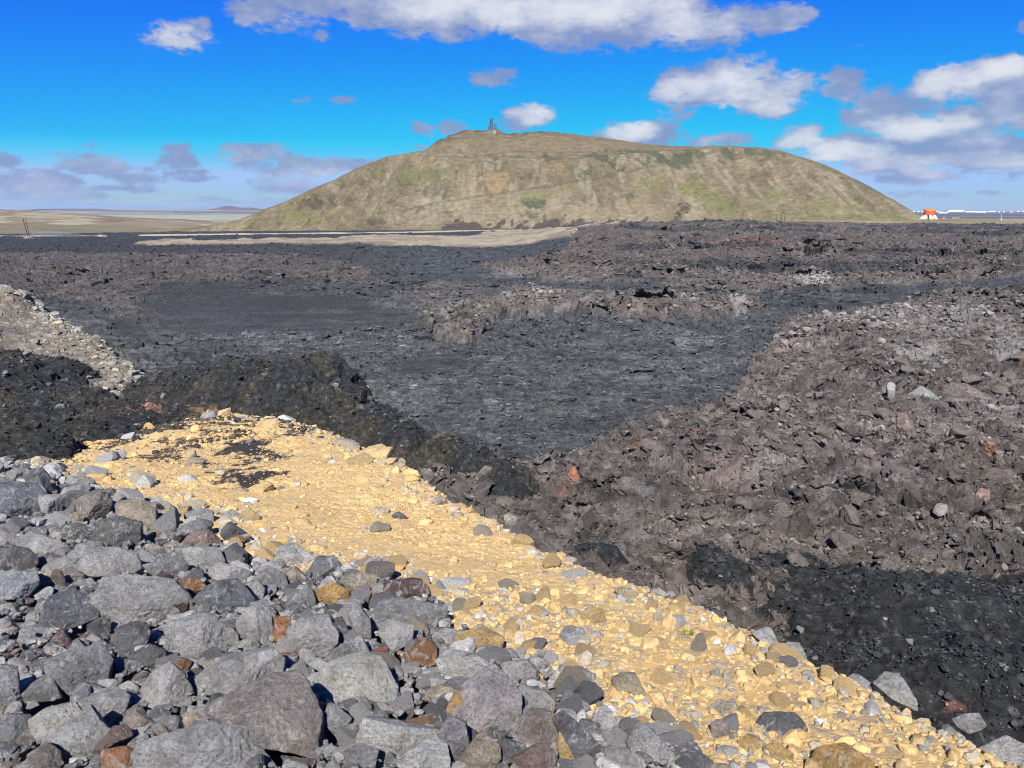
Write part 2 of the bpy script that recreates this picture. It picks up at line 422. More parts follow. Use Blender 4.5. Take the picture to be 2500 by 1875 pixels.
    if nb.any():
        X, Y = x[nb], y[nb]
        h, sx, sy, gp, c5 = plates(X+.2*fbm(X*2, Y*2, 3, 3), Y+.2*fbm(X*2, Y*2, 5, 3), .55, 97)
        h2, sx2, sy2, gp2, c6 = plates(X, Y, .17, 98)
        bz[nb] += .55*fbm(X*.45, Y*.45, 72, 5)+.16*h-.08*(1-sst(0, .1, gp))+.09*h2+.04*fbm(X*7, Y*7, 73, 3)
    cl = np.full_like(x, .5)
    if nb.any(): cl[nb] = c6
    blk = (bz > z)
    zz = np.where(blk, bz, z)
    jit = .16*fbm(x*1.6, zz*3.1+y*.4, 74, 4); SX = np.where(blk, jit*1.2, SX+jit*(1-sm)*.8); SY = np.where(blk, .22*fbm(x*1.9+5, zz*3.3, 75, 4), SY+.12*fbm(x*1.9+5, zz*3.3, 75, 3)*(1-sm))
    # colours (linear)
    n = len(x); C = np.zeros((n, 3), F4)
    def mixc(m, c):
        nonlocal C
        m = np.clip(m, 0, 1)[:, None]; C = C*(1-m)+np.array(c, F4)*m
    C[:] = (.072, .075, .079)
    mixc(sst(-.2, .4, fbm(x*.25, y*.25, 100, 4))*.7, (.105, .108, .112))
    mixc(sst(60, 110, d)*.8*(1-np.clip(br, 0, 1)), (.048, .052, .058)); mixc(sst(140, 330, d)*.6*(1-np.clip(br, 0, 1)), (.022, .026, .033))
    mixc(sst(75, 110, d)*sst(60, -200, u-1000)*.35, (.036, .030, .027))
    mixc(np.clip(br, 0, 1), (.136, .117, .108))
    mixc(np.clip(br, 0, 1)*sst(-.1, .5, fbm(x*.09, y*.09, 101, 4))*.7, (.120, .111, .100))
    mixc(np.clip(br, 0, 1)*sst(.05, .5, fbm(x*.2, y*.2, 102, 4))*.5, (.165, .130, .114))
    mixc(np.clip(br, 0, 1)*sst(50, 170, d)*.8, (.066, .055, .050))
    # bare channels among the brown, far right
    mixc(sst(.15, .3, fbm(x*.01, y*.035, 103, 3)+.3*fbm(x*.2, y*.2, 5, 3))*sst(60, 90, d)*(u > 1500)*.75, (.028, .031, .037))
    # random tone per slab
    tone = (.80+.40*c2)*(.70+.60*c3)*(.90+.2*cr)*(.65+.7*cfine)
    C *= tone[:, None]
    mixc(sm*.7, (.031, .033, .034)); mixc(sm*sst(.1, .4, fbm(x*.12, y*.5, 104, 3))*.5, (.044, .042, .036))
    mixc(sm*sst(.32, .44, fbm(x*.07, y*.8, 114, 4))*.6, (.10, .098, .085)); mixc(sm*sst(.1, .3, fbm(x*.05, y*.05, 115, 3))*.5, (.038, .034, .026))
    # mineral white and grey patches at given spots + a few scattered
    W = [(2020, 835, 55, 22, .9), (2180, 950, 26, 34, .8), (2250, 940, 60, 30, .6), (2130, 1110, 30, 12, .9), (1480, 745, 40, 12, .4), (1800, 765, 25, 22, .7), (1660, 770, 45, 9, .7),
         (1985, 695, 60, 16, .8), (1700, 840, 60, 20, .35), (1250, 1150, 60, 22, .55), (2450, 890, 60, 40, .55), (2350, 850, 80, 30, .3), (1950, 1370, 45, 8, .9), (2040, 1380, 40, 9, .9),
         (2105, 1475, 20, 14, .8), (1330, 770, 60, 10, .4), (1560, 1320, 50, 14, .35), (1240, 680, 60, 8, .3), (1620, 1080, 14, 8, .8), (1850, 1075, 20, 12, .6),
         (2290, 1240, 30, 14, .6), (1640, 1245, 60, 20, .3), (1530, 1180, 50, 10, .5), (1200, 975, 30, 6, .3), (2420, 1040, 40, 16, .6), (2200, 830, 200, 50, .35), (1110, 795, 40, 18, .35)]
    wn = fbm(x*2.2, y*2.2, 105, 4)+.5*(c3-.5)
    for (a0, b0, ra, rb, s0) in W:
        q = 1-((u-a0)/ra)**2-((v-b0)/rb)**2
        mixc(np.where(q > -.5, s0*sst(-.05, .25, q*.5+wn*.9-.15), 0), (.30, .29, .275))
    mixc(sst(.50, .62, fbm(x*1.3, y*1.3, 106, 4)+.15*(c2-.5))*np.clip(br, 0, 1)*.6, (.27, .255, .24))
    streak = sst(.42, .52, fbm(x*.25, y*1.6, 107, 3))*(1-np.clip(br, 0, 1))*sst(120, 40, d)
    mixc(streak*.35, (.13, .125, .105))
    RD = [(1550, 1165, 30, 14, .5), (1700, 1130, 22, 8, .6), (1740, 1370, 10, 14, .6), (1280, 1240, 16, 20, .7), (1795, 1500, 18, 22, .8), (1830, 1520, 16, 10, .8), (2490, 930, 26, 18, .7), (2400, 1210, 20, 16, .6), (1760, 1270, 140, 60, .12), (1380, 1290, 30, 16, .4), (1830, 610, 120, 8, .3)]
    for (a0, b0, ra, rb, s0) in RD:
        q = 1-((u-a0)/ra)**2-((v-b0)/rb)**2
        mixc(np.where(q > -.5, s0*sst(0, .4, q+wn*.8), 0), (.20, .085, .055))
    mixc(sb, (.25, .215, .155)); mixc(sb*sst(-.1, .3, fbm(x*.12, y*.12, 108, 5))*.8, (.15, .125, .095))
    mixc(rd, (.34, .31, .23))
    # black mounds
    K = np.zeros((n, 3), F4); K[:] = (.017, .018, .019)
    kb = fbm(x*.8, y*.8, 110, 4)
    def mixk(m, c):
        nonlocal K
        m = np.clip(m, 0, 1)[:, None]; K = K*(1-m)+np.array(c, F4)*m
    mixk(sst(0, .5, kb)*.6, (.030, .031, .032)); mixk(sst(.2, .6, fbm(x*.5, y*.5, 111, 4))*.5*(u < 1200), (.050, .040, .026))
    pu, pv = proj(x, y, zz)
    for (a0, b0, ra, rb, s0) in [(350, 995, 46, 14, .9), (460, 985, 30, 12, .9), (290, 1015, 20, 8, .6), (625, 955, 14, 9, .7), (700, 930, 10, 7, .5), (2340, 1740, 60, 22, .85), (2420, 1740, 40, 20, .7), (2460, 1775, 40, 14, .6), (2470, 1690, 20, 8, .5)]:
        q = 1-((pu-a0)/ra)**2-((pv-b0)/rb)**2
        mixk(np.where(q > -.4, s0*sst(.0, .35, q*.6+fbm(x*4, y*4, 112, 4)*1.6-.25), 0), (.20, .085, .062))
    mixk(sst(.25, .5, fbm(x*7, y*7, 113, 3))*.6, (.085, .085, .085)); K *= (.6+.8*cl)[:, None]  # lighter points put sparkle into the mound colour
    C = np.where(blk[:, None], K, C)
    return zz, SX, SY, C, blk, sb > .5, rd > .5

def polar(d0, d1, n, az0, az1, m):
    d = np.exp(np.linspace(math.log(d0), math.log(d1), n)); a = np.linspace(az0, az1, m)
    D, A = np.meshgrid(d, a, indexing='ij')
    return (D*np.sin(A)).ravel(), (D*np.cos(A)).ravel(), n, m

X, Y, nr, nc = polar(8.5, 985, 1120, R(-43), R(43), 1560)
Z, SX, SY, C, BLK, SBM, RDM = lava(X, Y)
co = np.stack([X+SX, Y+SY, Z], 1)
szz = sand_z(X, Y, False)
hid = (Z < szz-.9)
F = grid_faces(nr, nc)
F = F[~hid[F].all(1)]
cat = np.zeros(len(X), int); cat[BLK] = 1; cat[SBM & ~BLK] = 2; cat[RDM & ~BLK] = 3
fc = cat[F].max(1)
for k, nm, mt in ((0, 'lava_field', M_LAVA), (2, 'sandy_ground', M_GRAV), (3, 'road', M_GRAV)):
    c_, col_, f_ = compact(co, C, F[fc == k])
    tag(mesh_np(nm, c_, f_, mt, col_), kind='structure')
# ---- fresh black lava heaped against the embankment: lumpy domes with loose clinker skin
DV = []; DF = []; DC = []; DB = 0
for li, (lx, ly, rx, ry, top, drop) in enumerate(LOBES):
    big = max(rx, ry); npx = big/math.hypot(lx, ly)*FP*.41
    nt_, np_ = int(np.clip(npx*.95, 50, 190)), int(np.clip(npx*2.6, 120, 560))
    th = np.linspace(0, R(112), nt_); ph = np.linspace(0, 2*math.pi, np_)
    TH, PH = np.meshgrid(th, ph, indexing='ij'); TH, PH = TH.ravel(), PH.ravel(); PH = np.where(PH > 2*math.pi-1e-6, 0, PH)
    st = np.sin(TH)**.85
    n_ = np.stack([np.sin(TH)*np.cos(PH), np.sin(TH)*np.sin(PH), np.cos(TH)], 1)
    p = np.stack([lx+rx*st*np.cos(PH), ly+ry*st*np.sin(PH), top-drop+drop*np.cos(TH)], 1)
    s = min(1., big/3.5)
    l1 = fbm3(p*.42/s**.5, 5, 3); l2 = 1-2*np.abs(fbm3(p*1.15, 6, 3))*1.6; l3 = vn3(p*4.2, 7); l4 = vn3(p*9.5, 8); l5 = vn3(p*20., 9)
    disp = (.62*l1*s+.20*s*(l2-.4)+.09*l3*(.4+.6*s)+.03*l4+.015*l5)
    p = p+n_*disp[:, None]*np.array([1, 1, .8])
    c = np.zeros((len(p), 3), F4); c[:] = (.030, .031, .032)
    def mk(m, q):
        global c
        m = np.clip(m, 0, 1)[:, None]; c = c*(1-m)+np.array(q, F4)*m
    ol = fbm3(p*.8, 12, 3)
    if lx < 0: mk(sst(.0, .35, ol)*.6, (.065, .056, .038))
    c = c*(.65+.7*sst(-.5, .5, l4)+.5*sst(.1, .6, l5))[:, None]
    mk(sst(.62, .75, l4*.6+l5*.7)*.55, (.20, .20, .20))  # pale speckle on the bumps: highlights painted into the colour
    pu, pv = proj(p[:, 0], p[:, 1], p[:, 2]); rn = fbm3(p*2.2, 14, 4)
    for (a0, b0, ra, rb, s0) in [(350, 995, 46, 14, .9), (460, 985, 30, 12, .9), (290, 1015, 20, 8, .7), (625, 955, 12, 9, .6), (1150, 1225, 10, 16, .6), (2340, 1735, 60, 22, .8), (2430, 1745, 40, 24, .7), (2460, 1785, 40, 14, .6), (2470, 1690, 20, 8, .5)]:
        q = 1-((pu-a0)/ra)**2-((pv-b0)/rb)**2; mk(np.where(q > -.6, s0*sst(.0, .35, q*.5+rn*1.9+.5*l4-.5), 0), (.24, .12, .095))
    if lx < 0:                                # sand thrown over the near edge
        q = sst(-.9, .5, -((pu-520)/210)**2-((pv-1035)/70)**2); mk(q*sst(.12, .26, fbm3(p*1.0, 16, 5)+.25*q-.1), (.46, .30, .12))
    i = np.arange(nt_-1)[:, None]*np_+np.arange(np_-1)[None, :]
    DF.append(np.stack([i, i+np_, i+np_+1, i+1], -1).reshape(-1, 4)+DB); DV.append(p); DC.append(c); DB += len(p)
MV, MC = np.concatenate(DV), np.concatenate(DC)
tag(mesh_np('lava_mounds', np.concatenate(DV), np.concatenate(DF), M_BLACK, np.concatenate(DC)), kind='structure')
print('mound verts', DB)
# ---- embankment
X, Y, nr, nc = polar(2.3, 44, 900, R(-44), R(46), 1500)
Z = sand_z(X, Y)
u, v = proj(X, Y, Z)
gd = polysd(X, Y, GREY)+.25*fbm(X*1.5, Y*1.5, 120, 4)*np.clip(Y/8, .5, 1.5)
sd = polysd(X, Y, SLOPE_POLY)
C = np.zeros((len(X), 3), F4); C[:] = (.53, .365, .165)
def mx(m, c):
    global C
    m = np.clip(m, 0, 1)[:, None]; C = C*(1-m)+np.array(c, F4)*m
mx(sst(-.3, .5, fbm(X*.7, Y*.7, 121, 4))*.5, (.47, .31, .13))
mx(sst(0, .5, fbm(X*2.7, Y*2.7, 122, 4))*.45, (.57, .41, .195))
h, _, _, gp, cr = plates(X, Y, .11, 123)
stony = sst(.05, .4, fbm(X*.6+3, Y*.6, 124, 3)+.35*sst(9, 4, Y))
mx((cr > .80)*stony*.6, (.27, .23, .17))
h, _, _, gp, cr2 = plates(X, Y, .05, 125)
mx((cr2 > .85)*.45, (.30, .25, .17))
dk = np.where(v < 1200, sst(-.22, -.02, fbm(X*1.5, Y*1.1, 126, 7, .68)-.006*(np.hypot((u-610), (v-1095)*1.3)-48)), 0)
mx(dk, (.035, .030, .027))
dk = np.where(v < 1160, sst(.0, .10, fbm(X*1.5, Y*1.2, 127, 7, .7)-.0045*(v-1055)+.0004*(480-u)), 0); mx(dk*.9, (.04, .033, .027))
DKP = np.where((dk > .25) & (gd > .2) & (sd < 0))[0]; DKXYZ = np.stack([X[DKP], Y[DKP], Z[DKP]], 1); print('dark', len(DKP))
mx(sst(.12, -.12, gd), (.10, .095, .092))  # grey rubble, darkened to paint shade into the boulder gaps
mx(sst(.12, -.12, gd)*sst(.1, .5, fbm(X*3, Y*3, 128, 3))*.5, (.16, .10, .06))
mx(sst(.5, 1.5, sd)*.5, (.30, .22, .12))
tag(mesh_np('sand_slope', np.stack([X, Y, Z], 1), grid_faces(nr, nc), M_SAND, C), kind='structure')
# ---- gravel bank
X, Y, nr, nc = polar(26, 130, 420, R(-46), R(-19), 640)
Z = bank_z(X, Y); sd = polysd(X, Y, GB)
C = np.zeros((len(X), 3), F4); C[:] = (.155, .130, .100)
mx(sst(-.2, .4, fbm(X*.3, Y*.3, 131, 4))*.6, (.20, .175, .135)); mx(sst(.1, .5, fbm(X*.2+5, Y*.2, 132, 4))*.6, (.10, .095, .088))
h, _, _, gp, cr = plates(X, Y, .35, 133); mx((cr > .8)*.5, (.34, .31, .26))
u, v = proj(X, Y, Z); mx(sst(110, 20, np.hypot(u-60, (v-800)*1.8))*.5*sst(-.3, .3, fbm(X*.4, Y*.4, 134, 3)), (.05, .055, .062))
F = grid_faces(nr, nc); F = F[(sd[F] < 3.5).any(1)]
c_, col_, f_ = compact(np.stack([X, Y, Z], 1), C, F)
tag(mesh_np('gravel_bank', c_, f_, M_GRAV, col_), kind='structure')

# ------------------------------------------------------------------ the hill
def ip(u, pts): return np.interp(u, [p[0] for p in pts], [p[1] for p in pts])
CREST = [(-200, 566), (300, 562), (400, 560), (470, 556), (500, 552), (545, 545), (575, 539), (605, 528), (640, 513), (700, 492), (760, 462), (820, 437), (880, 406), (940, 384), (1000, 373), (1032, 368), (1045, 362), (1060, 350), (1080, 340), (1100, 331),
         (1130, 321), (1155, 317.5), (1172, 319), (1180, 320), (1195, 317), (1208, 315.5), (1222, 319), (1236, 327), (1262, 328), (1275, 325), (1290, 323.5), (1325, 322), (1335, 323), (1400, 328), (1440, 333), (1445, 332), (1460, 335), (1500, 341), (1560, 350), (1600, 354.5),
         (1650, 357), (1700, 358), (1760, 355), (1850, 359.5), (1900, 367), (1960, 384), (2020, 406), (2080, 434), (2140, 465), (2200, 499), (2235, 521), (2260, 531), (2300, 536), (2360, 541), (2450, 548), (2700, 560)]
RIM = [(-200, 566), (500, 556), (605, 532), (700, 494), (820, 440), (940, 386), (1010, 373.5), (1100, 378), (1250, 388), (1400, 388), (1500, 380), (1600, 371), (1700, 366), (1760, 362), (1850, 367), (1900, 375), (1960, 392), (2080, 441), (2200, 504), (2260, 533), (2300, 538), (2360, 543), (2450, 550), (2700, 560)]
def el(u, v):
    dx, dy, dz = ray(u, v); return dz/np.hypot(dx, dy)
def az(u, v=450):
    dx, dy, dz = ray(u, v); return np.arctan2(dx, dy)
us = np.linspace(330, 2420, 1500); nd_ = 420
zg = -23+13.5*sst(1300, 2100, us)           # ground level at the foot
er = el(us, ip(us, RIM)); ec = el(us, ip(us, CREST))
D0 = np.full_like(us, 935.)
D0 += 25*fbm(us*.004, us*0, 140, 3)
slope = .50
Hr = (er*D0-zg)/(1-er/slope); Hr = np.maximum(Hr, .5)
Dr = D0+Hr/slope; zr = zg+Hr
Dc = Dr+40+np.clip((ec-er)*Dr*3.2, 0, 260); zc = ec*Dc
a_ = az(us, ip(us, CREST))
T = np.linspace(0, 1.35, nd_)
rows = []
for t in T:
    if t < .6:                                # scree slope
        s = t/.6; D = D0+(Dr-D0)*s; z = zg+(zr-zg)*(s**1.18*.93+.07*s*s*(3-2*s))
    elif t <= 1.:
        s = (t-.6)/.4; D = Dr+(Dc-Dr)*s
        z = zr+(zc-zr)*(s*s*(3-2*s))
        z = np.where(ec-er < .004, zr+(zc-zr)*s, z)
    else:
        s = (t-1)/.35; D = Dc+s*240; z = zc-(zc-zg)*.55*s*s-6*s
    rows.append((D, z))
D = np.array([r[0] for r in rows]); Z = np.array([r[1] for r in rows]); A = np.broadcast_to(a_, D.shape)
TT = np.broadcast_to(T[:, None], D.shape).ravel()
D = D.ravel(); Z = Z.ravel(); A = A.ravel()
X = D*np.sin(A); Y = D*np.cos(A); UU = np.broadcast_to(us, (nd_, len(us))).ravel()
hgt = np.clip((Z-(-20))/30, 0, 1); face = sst(0, .12, TT)*sst(.66, .5, TT); body = sst(.0, .08, TT)
xg = X+ (TT*60)*0.6*np.sign(UU-1250)*np.clip(abs(UU-1400)/700, 0, 1)
gul = ridged(xg*.035+.3*fbm(X*.01, Y*.01, 141, 3), Y*.004, 142, 4)
knob = sst(1015, 1080, UU)*sst(1500, 1250, UU)*sst(.8, .97, TT)*sst(1.12, 1.0, TT)
dz = face*(4.2*gul+2.6*fbm(X*.02, Y*.02, 143, 5))+.9*body*fbm(X*.08, Y*.08, 144, 5)*hgt
dz += .5*body*ridged(X*.15, Y*.06, 145, 4)*hgt
hk, _, _, gk, _ = plates(X, Y, 11, 146, 2.2)
dz += knob*(2.2*hk-2.5*(1-sst(0, .2, gk)))
Z = Z+dz*np.clip((ip(UU, [(330, 0), (480, .25), (620, 1), (2180, 1), (2260, .3), (2400, 0.1)])), 0, 1)
Z = np.where(ip(UU, [(330, 1), (400, 0), (2330, 0), (2420, 1)]) > 0, Z-6*ip(UU, [(330, 1), (400, 0), (2330, 0), (2420, 1)]), Z)
Z[:len(us)] -= 6
pu, pv = proj(X, Y, Z)
C = np.zeros((len(X), 3), F4); C[:] = (0.201, 0.160, 0.090)
n1 = fbm(X*.012, Y*.012, 150, 5); n2 = fbm(xg*.05, Y*.02, 151, 5); n3 = fbm(X*.07, Y*.07, 152, 4)
mx(sst(-.1, .4, n2)*.7, (0.271, 0.226, 0.141)); mx(sst(.0, .4, -n1+.5*n3)*.6, (0.143, 0.111, 0.062))
mx(sst(.05, .35, fbm(xg*.09, Y*.012+X*.01, 156, 5))*face*.6, (0.303, 0.262, 0.175)); mx(sst(.12, .3, fbm(X*.16, Y*.06, 157, 4))*.45, (.11, .088, .052))
mx(sst(.7, .85, TT)*.7, (.185, .140, .082))
mx(sst(560, 470, UU)*.6, (.17, .14, .08))
mx(sst(430, 520, pv)*sst(900, 1250, pu)*sst(2100, 1750, pu)*sst(-.4, .3, n2)*.6, (0.295, 0.246, 0.160))
mx(sst(.15, .4, n1+.5*n3)*sst(1500, 900, pu)*.35, (.13, .12, .055))
def blobs(lst, col, noise, soft=.35):
    for (a0, b0, ra, rb, s0) in lst:
        q = 1-((pu-a0)/ra)**2-((pv-b0)/rb)**2
        mx(np.where(q > -.8, .86*s0*sst(0, soft, q*.50+noise*1.5-.16), 0), col)
ng = .6*fbm(X*.05, Y*.03, 153, 6, .65)+.5*fbm(X*.17, Y*.08, 158, 4)
blobs([(1195, 388, 30, 9, .9), (1265, 385, 20, 7, .8), (1335, 387, 30, 11, .9), (1470, 392, 75, 24, .9), (1560, 385, 60, 22, .8), (1640, 390, 60, 20, .9), (1700, 375, 50, 12, .8), (1440, 425, 50, 14, .8), (1780, 375, 30, 22, .9), (1830, 372, 22, 12, .8), (1890, 380, 34, 18, .8), (1540, 410, 40, 10, .8), (1300, 495, 36, 15, .9), (1295, 525, 22, 10, .7),
       (1530, 480, 30, 8, .6), (1050, 425, 50, 22, .55), (980, 440, 60, 16, .5), (1080, 470, 60, 18, .6), (1280, 430, 26, 8, .7), (1340, 460, 20, 8, .6), (900, 445, 40, 14, .4), (830, 490, 60, 14, .3), (2120, 470, 60, 40, .35), (1700, 430, 20, 10, .5), (1340, 535, 60, 8, .4)], (.062, .078, .042), ng)
blobs([(1000, 425, 90, 26, .7), (750, 530, 110, 22, .8), (800, 515, 70, 14, .8), (1350, 470, 60, 10, .8), (1290, 478, 60, 12, .7), (1590, 455, 60, 16, .7), (1690, 460, 60, 20, .9), (1740, 480, 70, 18, .9), (1810, 425, 40, 14, .6), (1860, 470, 60, 16, .7), (1830, 510, 120, 18, .8), (2040, 505, 160, 14, .7), (2150, 530, 120, 14, .9), (1960, 480, 80, 10, .5), (640, 545, 160, 9, .5), (1020, 525, 100, 8, .4), (1950, 530, 200, 10, .6), (1400, 462, 40, 6, .8)], (.165, .165, .058), ng)
blobs([(1205, 445, 60, 28, .8), (1140, 470, 50, 20, .6), (1380, 420, 40, 20, .5), (1130, 435, 30, 12, .5), (1560, 500, 40, 14, .5), (1080, 400, 60, 14, .3), (1460, 520, 50, 14, .4)], (.30, .21, .105), ng)
blobs([(800, 500, 90, 18, .7), (1000, 512, 60, 12, .7), (1670, 510, 26, 18, .95), (1650, 535, 20, 16, .9), (950, 540, 80, 10, .6), (1130, 520, 60, 8, .6), (1950, 415, 120, 20, .2)], (.055, .036, .030), ng)
spk = np.abs(fbm(pu*.03+.03*pv, pv*.02, 154, 4))*1.9+.35*fbm(pu*.12+.1*pv, pv*.1, 155, 3)
lim = 558-26*np.clip(spk, 0, 1.0)*ip(pu, [(1000, .0), (1080, .5), (1150, 1), (1700, 1), (1800, .3), (1900, 0)])-4
lim = np.where(pu < 1080, 600, lim)
mx(sst(-3, 5, pv-lim+30*ng+12*fbm(X*.2, Y*.1, 159, 3))*.85, (.062, .045, .038))
pth = polysd(pu, pv, [(980, 515), (1060, 497), (1150, 482), (1300, 460), (1450, 437), (1600, 405), (1690, 388), (1740, 370)], False)
mx(np.where(TT < .97, sst(4.5, .8, pth+4*ng), 0)*.5, (.075, .085, .045))
pth = polysd(pu, pv, [(1000, 378), (1150, 385), (1250, 370), (1400, 372), (1700, 366)], False)
mx(sst(2.2, .8, pth+1.5*ng)*.5, (.10, .09, .05))
mx(knob*sst(-.1, .3, hk)*.8, (.07, .055, .042)); mx(knob*sst(1190, 1060, UU)*sst(-.2, .2, n3)*.7, (.075, .062, .055))
tag(mesh_np('hill', np.stack([X, Y, Z], 1), grid_faces(nd_, len(us)), M_HILL, C, smooth=True), kind='structure')
HX, HY, HZ = X.reshape(nd_, -1), Y.reshape(nd_, -1), Z.reshape(nd_, -1)
def crest_at(uq):
    j = int(np.argmin(abs(us-uq))); i = int(np.argmin(abs(T-1.)))
    k = i-25+int(np.argmax(HZ[i-25:i+25, j]/np.hypot(HX[i-25:i+25, j], HY[i-25:i+25, j])))
    return HX[k, j], HY[k, j], HZ[k, j]

# ------------------------------------------------------------------ far terrain
RIDGES = [  # distance, front width, back width, crest rows
 (1500, 520, 700, [(-900, 520), (-300, 518), (-60, 516), (30, 512.5), (60, 512.5), (100, 515), (160, 517.5), (230, 520), (300, 527), (350, 531), (420, 534), (480, 536), (560, 545), (640, 556), (760, 570)]),
 (1150, 160, 260, [(-900, 548), (0, 545), (120, 541), (200, 548), (300, 545), (380, 541), (470, 546), (560, 556), (700, 570)]),
 (4800, 1600, 2600, [(-900, 515), (40, 514), (110, 511.5), (180, 509.5), (270, 509), (330, 511.5), (450, 512.5), (560, 511.5), (700, 512), (900, 516), (1300, 520)]),
 (4200, 90, 120, [(100, 516), (125, 515.5), (135, 513.4), (148, 513.6), (158, 516), (180, 516), (190, 514), (205, 514.3), (215, 516), (232, 516), (240, 513.7), (250, 514.2), (262, 516), (425, 518), (440, 516.5), (462, 516.8), (472, 515.2), (482, 517.5), (500, 519)]),
 (7400, 500, 500, [(500, 514), (540, 512), (560, 508.5), (575, 504.5), (590, 502.2), (600, 503), (622, 507), (645, 506.5), (665, 510), (720, 513)]),
 (1060, 60, 60, [(2290, 545), (2330, 540), (2390, 536.5), (2440, 535.5), (2480, 537), (2520, 536), (2600, 536), (2900, 538)]),
]
def terrain(x, y):
    d = np.hypot(x, y); uu = 1250+FP*(x/y)*math.cos(P)
    wl = 1-sst(-.02, .30, x/np.maximum(y, .1))
    z = -10.5-13*wl-sst(1200, 3000, d)*(2+6*(1-wl))
    z = z+fbm(x*.004, y*.004, 160, 4)*(1.5+5*wl)*sst(900, 1500, d)
    idx = np.full(x.shape, -1)
    for k, (D, wf, wb, pts) in enumerate(RIDGES):
        rr = ip(uu, pts); D_ = D*(1+.03*fbm(x/D*6, y*0, 161+k, 3))
        zc = el(uu, rr)*D_
        q = (d-D_)/np.where(d < D_, wf, wb)
        lo, hi = pts[0][0], pts[-1][0]
        w = sst(lo-20, lo+20, uu) if lo > -800 else 1.
        w = w*sst(hi+20, hi-20, uu)
        b = np.exp(-q*q*2.2)*w
        c = z+(zc-z)*b
        m = (c > z) & (b > .02)
        idx = np.where(m & (b > .25), k, idx)
        z = np.where(m, c, z)
    return z, idx
X, Y, nr, nc = polar(620, 34000, 760, R(-62), R(62), 1100)
Z, IDX = terrain(X, Y)
d = np.hypot(X, Y)
Z = Z+fbm(X*.012, Y*.012, 170, 4)*1.6*(IDX == 0)+fbm(X*.03, Y*.03, 171, 3)*.6*(d < 2500)
Z = Z-sst(900, 650, d)*16
pu, pv = proj(X, Y, Z)
C = np.zeros((len(X), 3), F4); C[:] = (.185, .145, .10)
n1 = fbm(X*.004, Y*.004, 172, 5); n2 = fbm(X*.02, Y*.02, 173, 4)
mx(sst(0, .4, n1)*.6, (.27, .24, .17)); mx(sst(.0, .4, -n1+.3*n2)*.55, (.15, .11, .075))
mx((IDX == 0)*sst(-.1, .15, fbm(X*.009, Y*.006, 177, 5))*.7, (.33, .28, .19)); mx((IDX == 0)*sst(.0, .2, fbm(X*.02, Y*.012, 178, 5))*.7, (.13, .085, .055))
mx((IDX == 0)*sst(.25, .4, fbm(X*.006, Y*.02, 174, 3))*.7, (.10, .075, .06))
mx(sst(520, 535, pv)*sst(900, 300, pu)*sst(.2, .4, n2-n1)*.6, (.11, .12, .055))
left = sst(1000, 800, pu)
mx(sst(2100, 2600, d)*left, (.25, .26, .19)); mx((IDX == 2)*left*.9, (.20, .20, .18)); mx((IDX == 3)*1., (.07, .065, .075))
mx((IDX == 4)*1., (.10, .085, .10))
mx((d > 3600)*(d < 4700)*left*sst(-.1, .1, fbm(X*.0012, Y*.004, 175, 3))*.8, (.085, .08, .09))
right = 1-sst(1900, 1600, pu)
mx(right*sst(1050, 1250, d), (.15, .135, .13)); mx(right*sst(1150, 1400, d)*sst(-.05, .15, fbm(X*.0007, Y*.003, 176, 4)), (.075, .072, .085))
mx(right*sst(1300, 900, d)*.8, (.17, .155, .07)); mx(right*sst(1150, 900, d)*sst(-.1, .3, n2)*.6, (.23, .20, .12))
mx((IDX == 5)*.9, (.27, .22, .15)); mx((IDX == 5)*sst(.0, .3, n2)*.6, (.15, .14, .06))
tag(mesh_np('ground', np.stack([X, Y, Z], 1), grid_faces(nr, nc), M_FAR, C, smooth=True), kind='structure')
def ter(u, D):
    a = float(az(u, 520)); x, y = D*math.sin(a), D*math.cos(a)
    return x, y, float(terrain(np.array([x]), np.array([y]))[0][0])

# ------------------------------------------------------------------ rocks
def icosphere(n):
    t = (1+5**.5)/2
    v = [(-1, t, 0), (1, t, 0), (-1, -t, 0), (1, -t, 0), (0, -1, t), (0, 1, t), (0, -1, -t), (0, 1, -t), (t, 0, -1), (t, 0, 1), (-t, 0, -1), (-t, 0, 1)]
    f = [(0, 11, 5), (0, 5, 1), (0, 1, 7), (0, 7, 10), (0, 10, 11), (1, 5, 9), (5, 11, 4), (11, 10, 2), (10, 7, 6), (7, 1, 8), (3, 9, 4), (3, 4, 2), (3, 2, 6), (3, 6, 8), (3, 8, 9), (4, 9, 5), (2, 4, 11), (6, 2, 10), (8, 6, 7), (9, 8, 1)]
    v = np.array(v, float); v /= np.linalg.norm(v, axis=1)[:, None]; f = np.array(f)
    for _ in range(n):
        e = np.concatenate([f[:, [0, 1]], f[:, [1, 2]], f[:, [2, 0]]]); e.sort(1)
        ue, inv = np.unique(e, axis=0, return_inverse=True); inv = inv.ravel()
        mid = v[ue[:, 0]]+v[ue[:, 1]]; mid /= np.linalg.norm(mid, axis=1)[:, None]
        b = len(v); v = np.concatenate([v, mid]); k = len(f); a, c, d_ = b+inv[:k], b+inv[k:2*k], b+inv[2*k:]
        f = np.concatenate([np.stack([f[:, 0], a, d_], 1), np.stack([f[:, 1], c, a], 1), np.stack([f[:, 2], d_, c], 1), np.stack([a, c, d_], 1)])
    return v, f
ICO = {n: icosphere(n) for n in (1, 2, 3, 4, 5)}
def hull(dirs, normals, ds, p=22.):
    N = np.array(normals, float); N /= np.linalg.norm(N, axis=1)[:, None]
    q = np.maximum(0, dirs@N.T)/np.array(ds)[None, :]
    return (q**p).sum(1)**(-1/p)
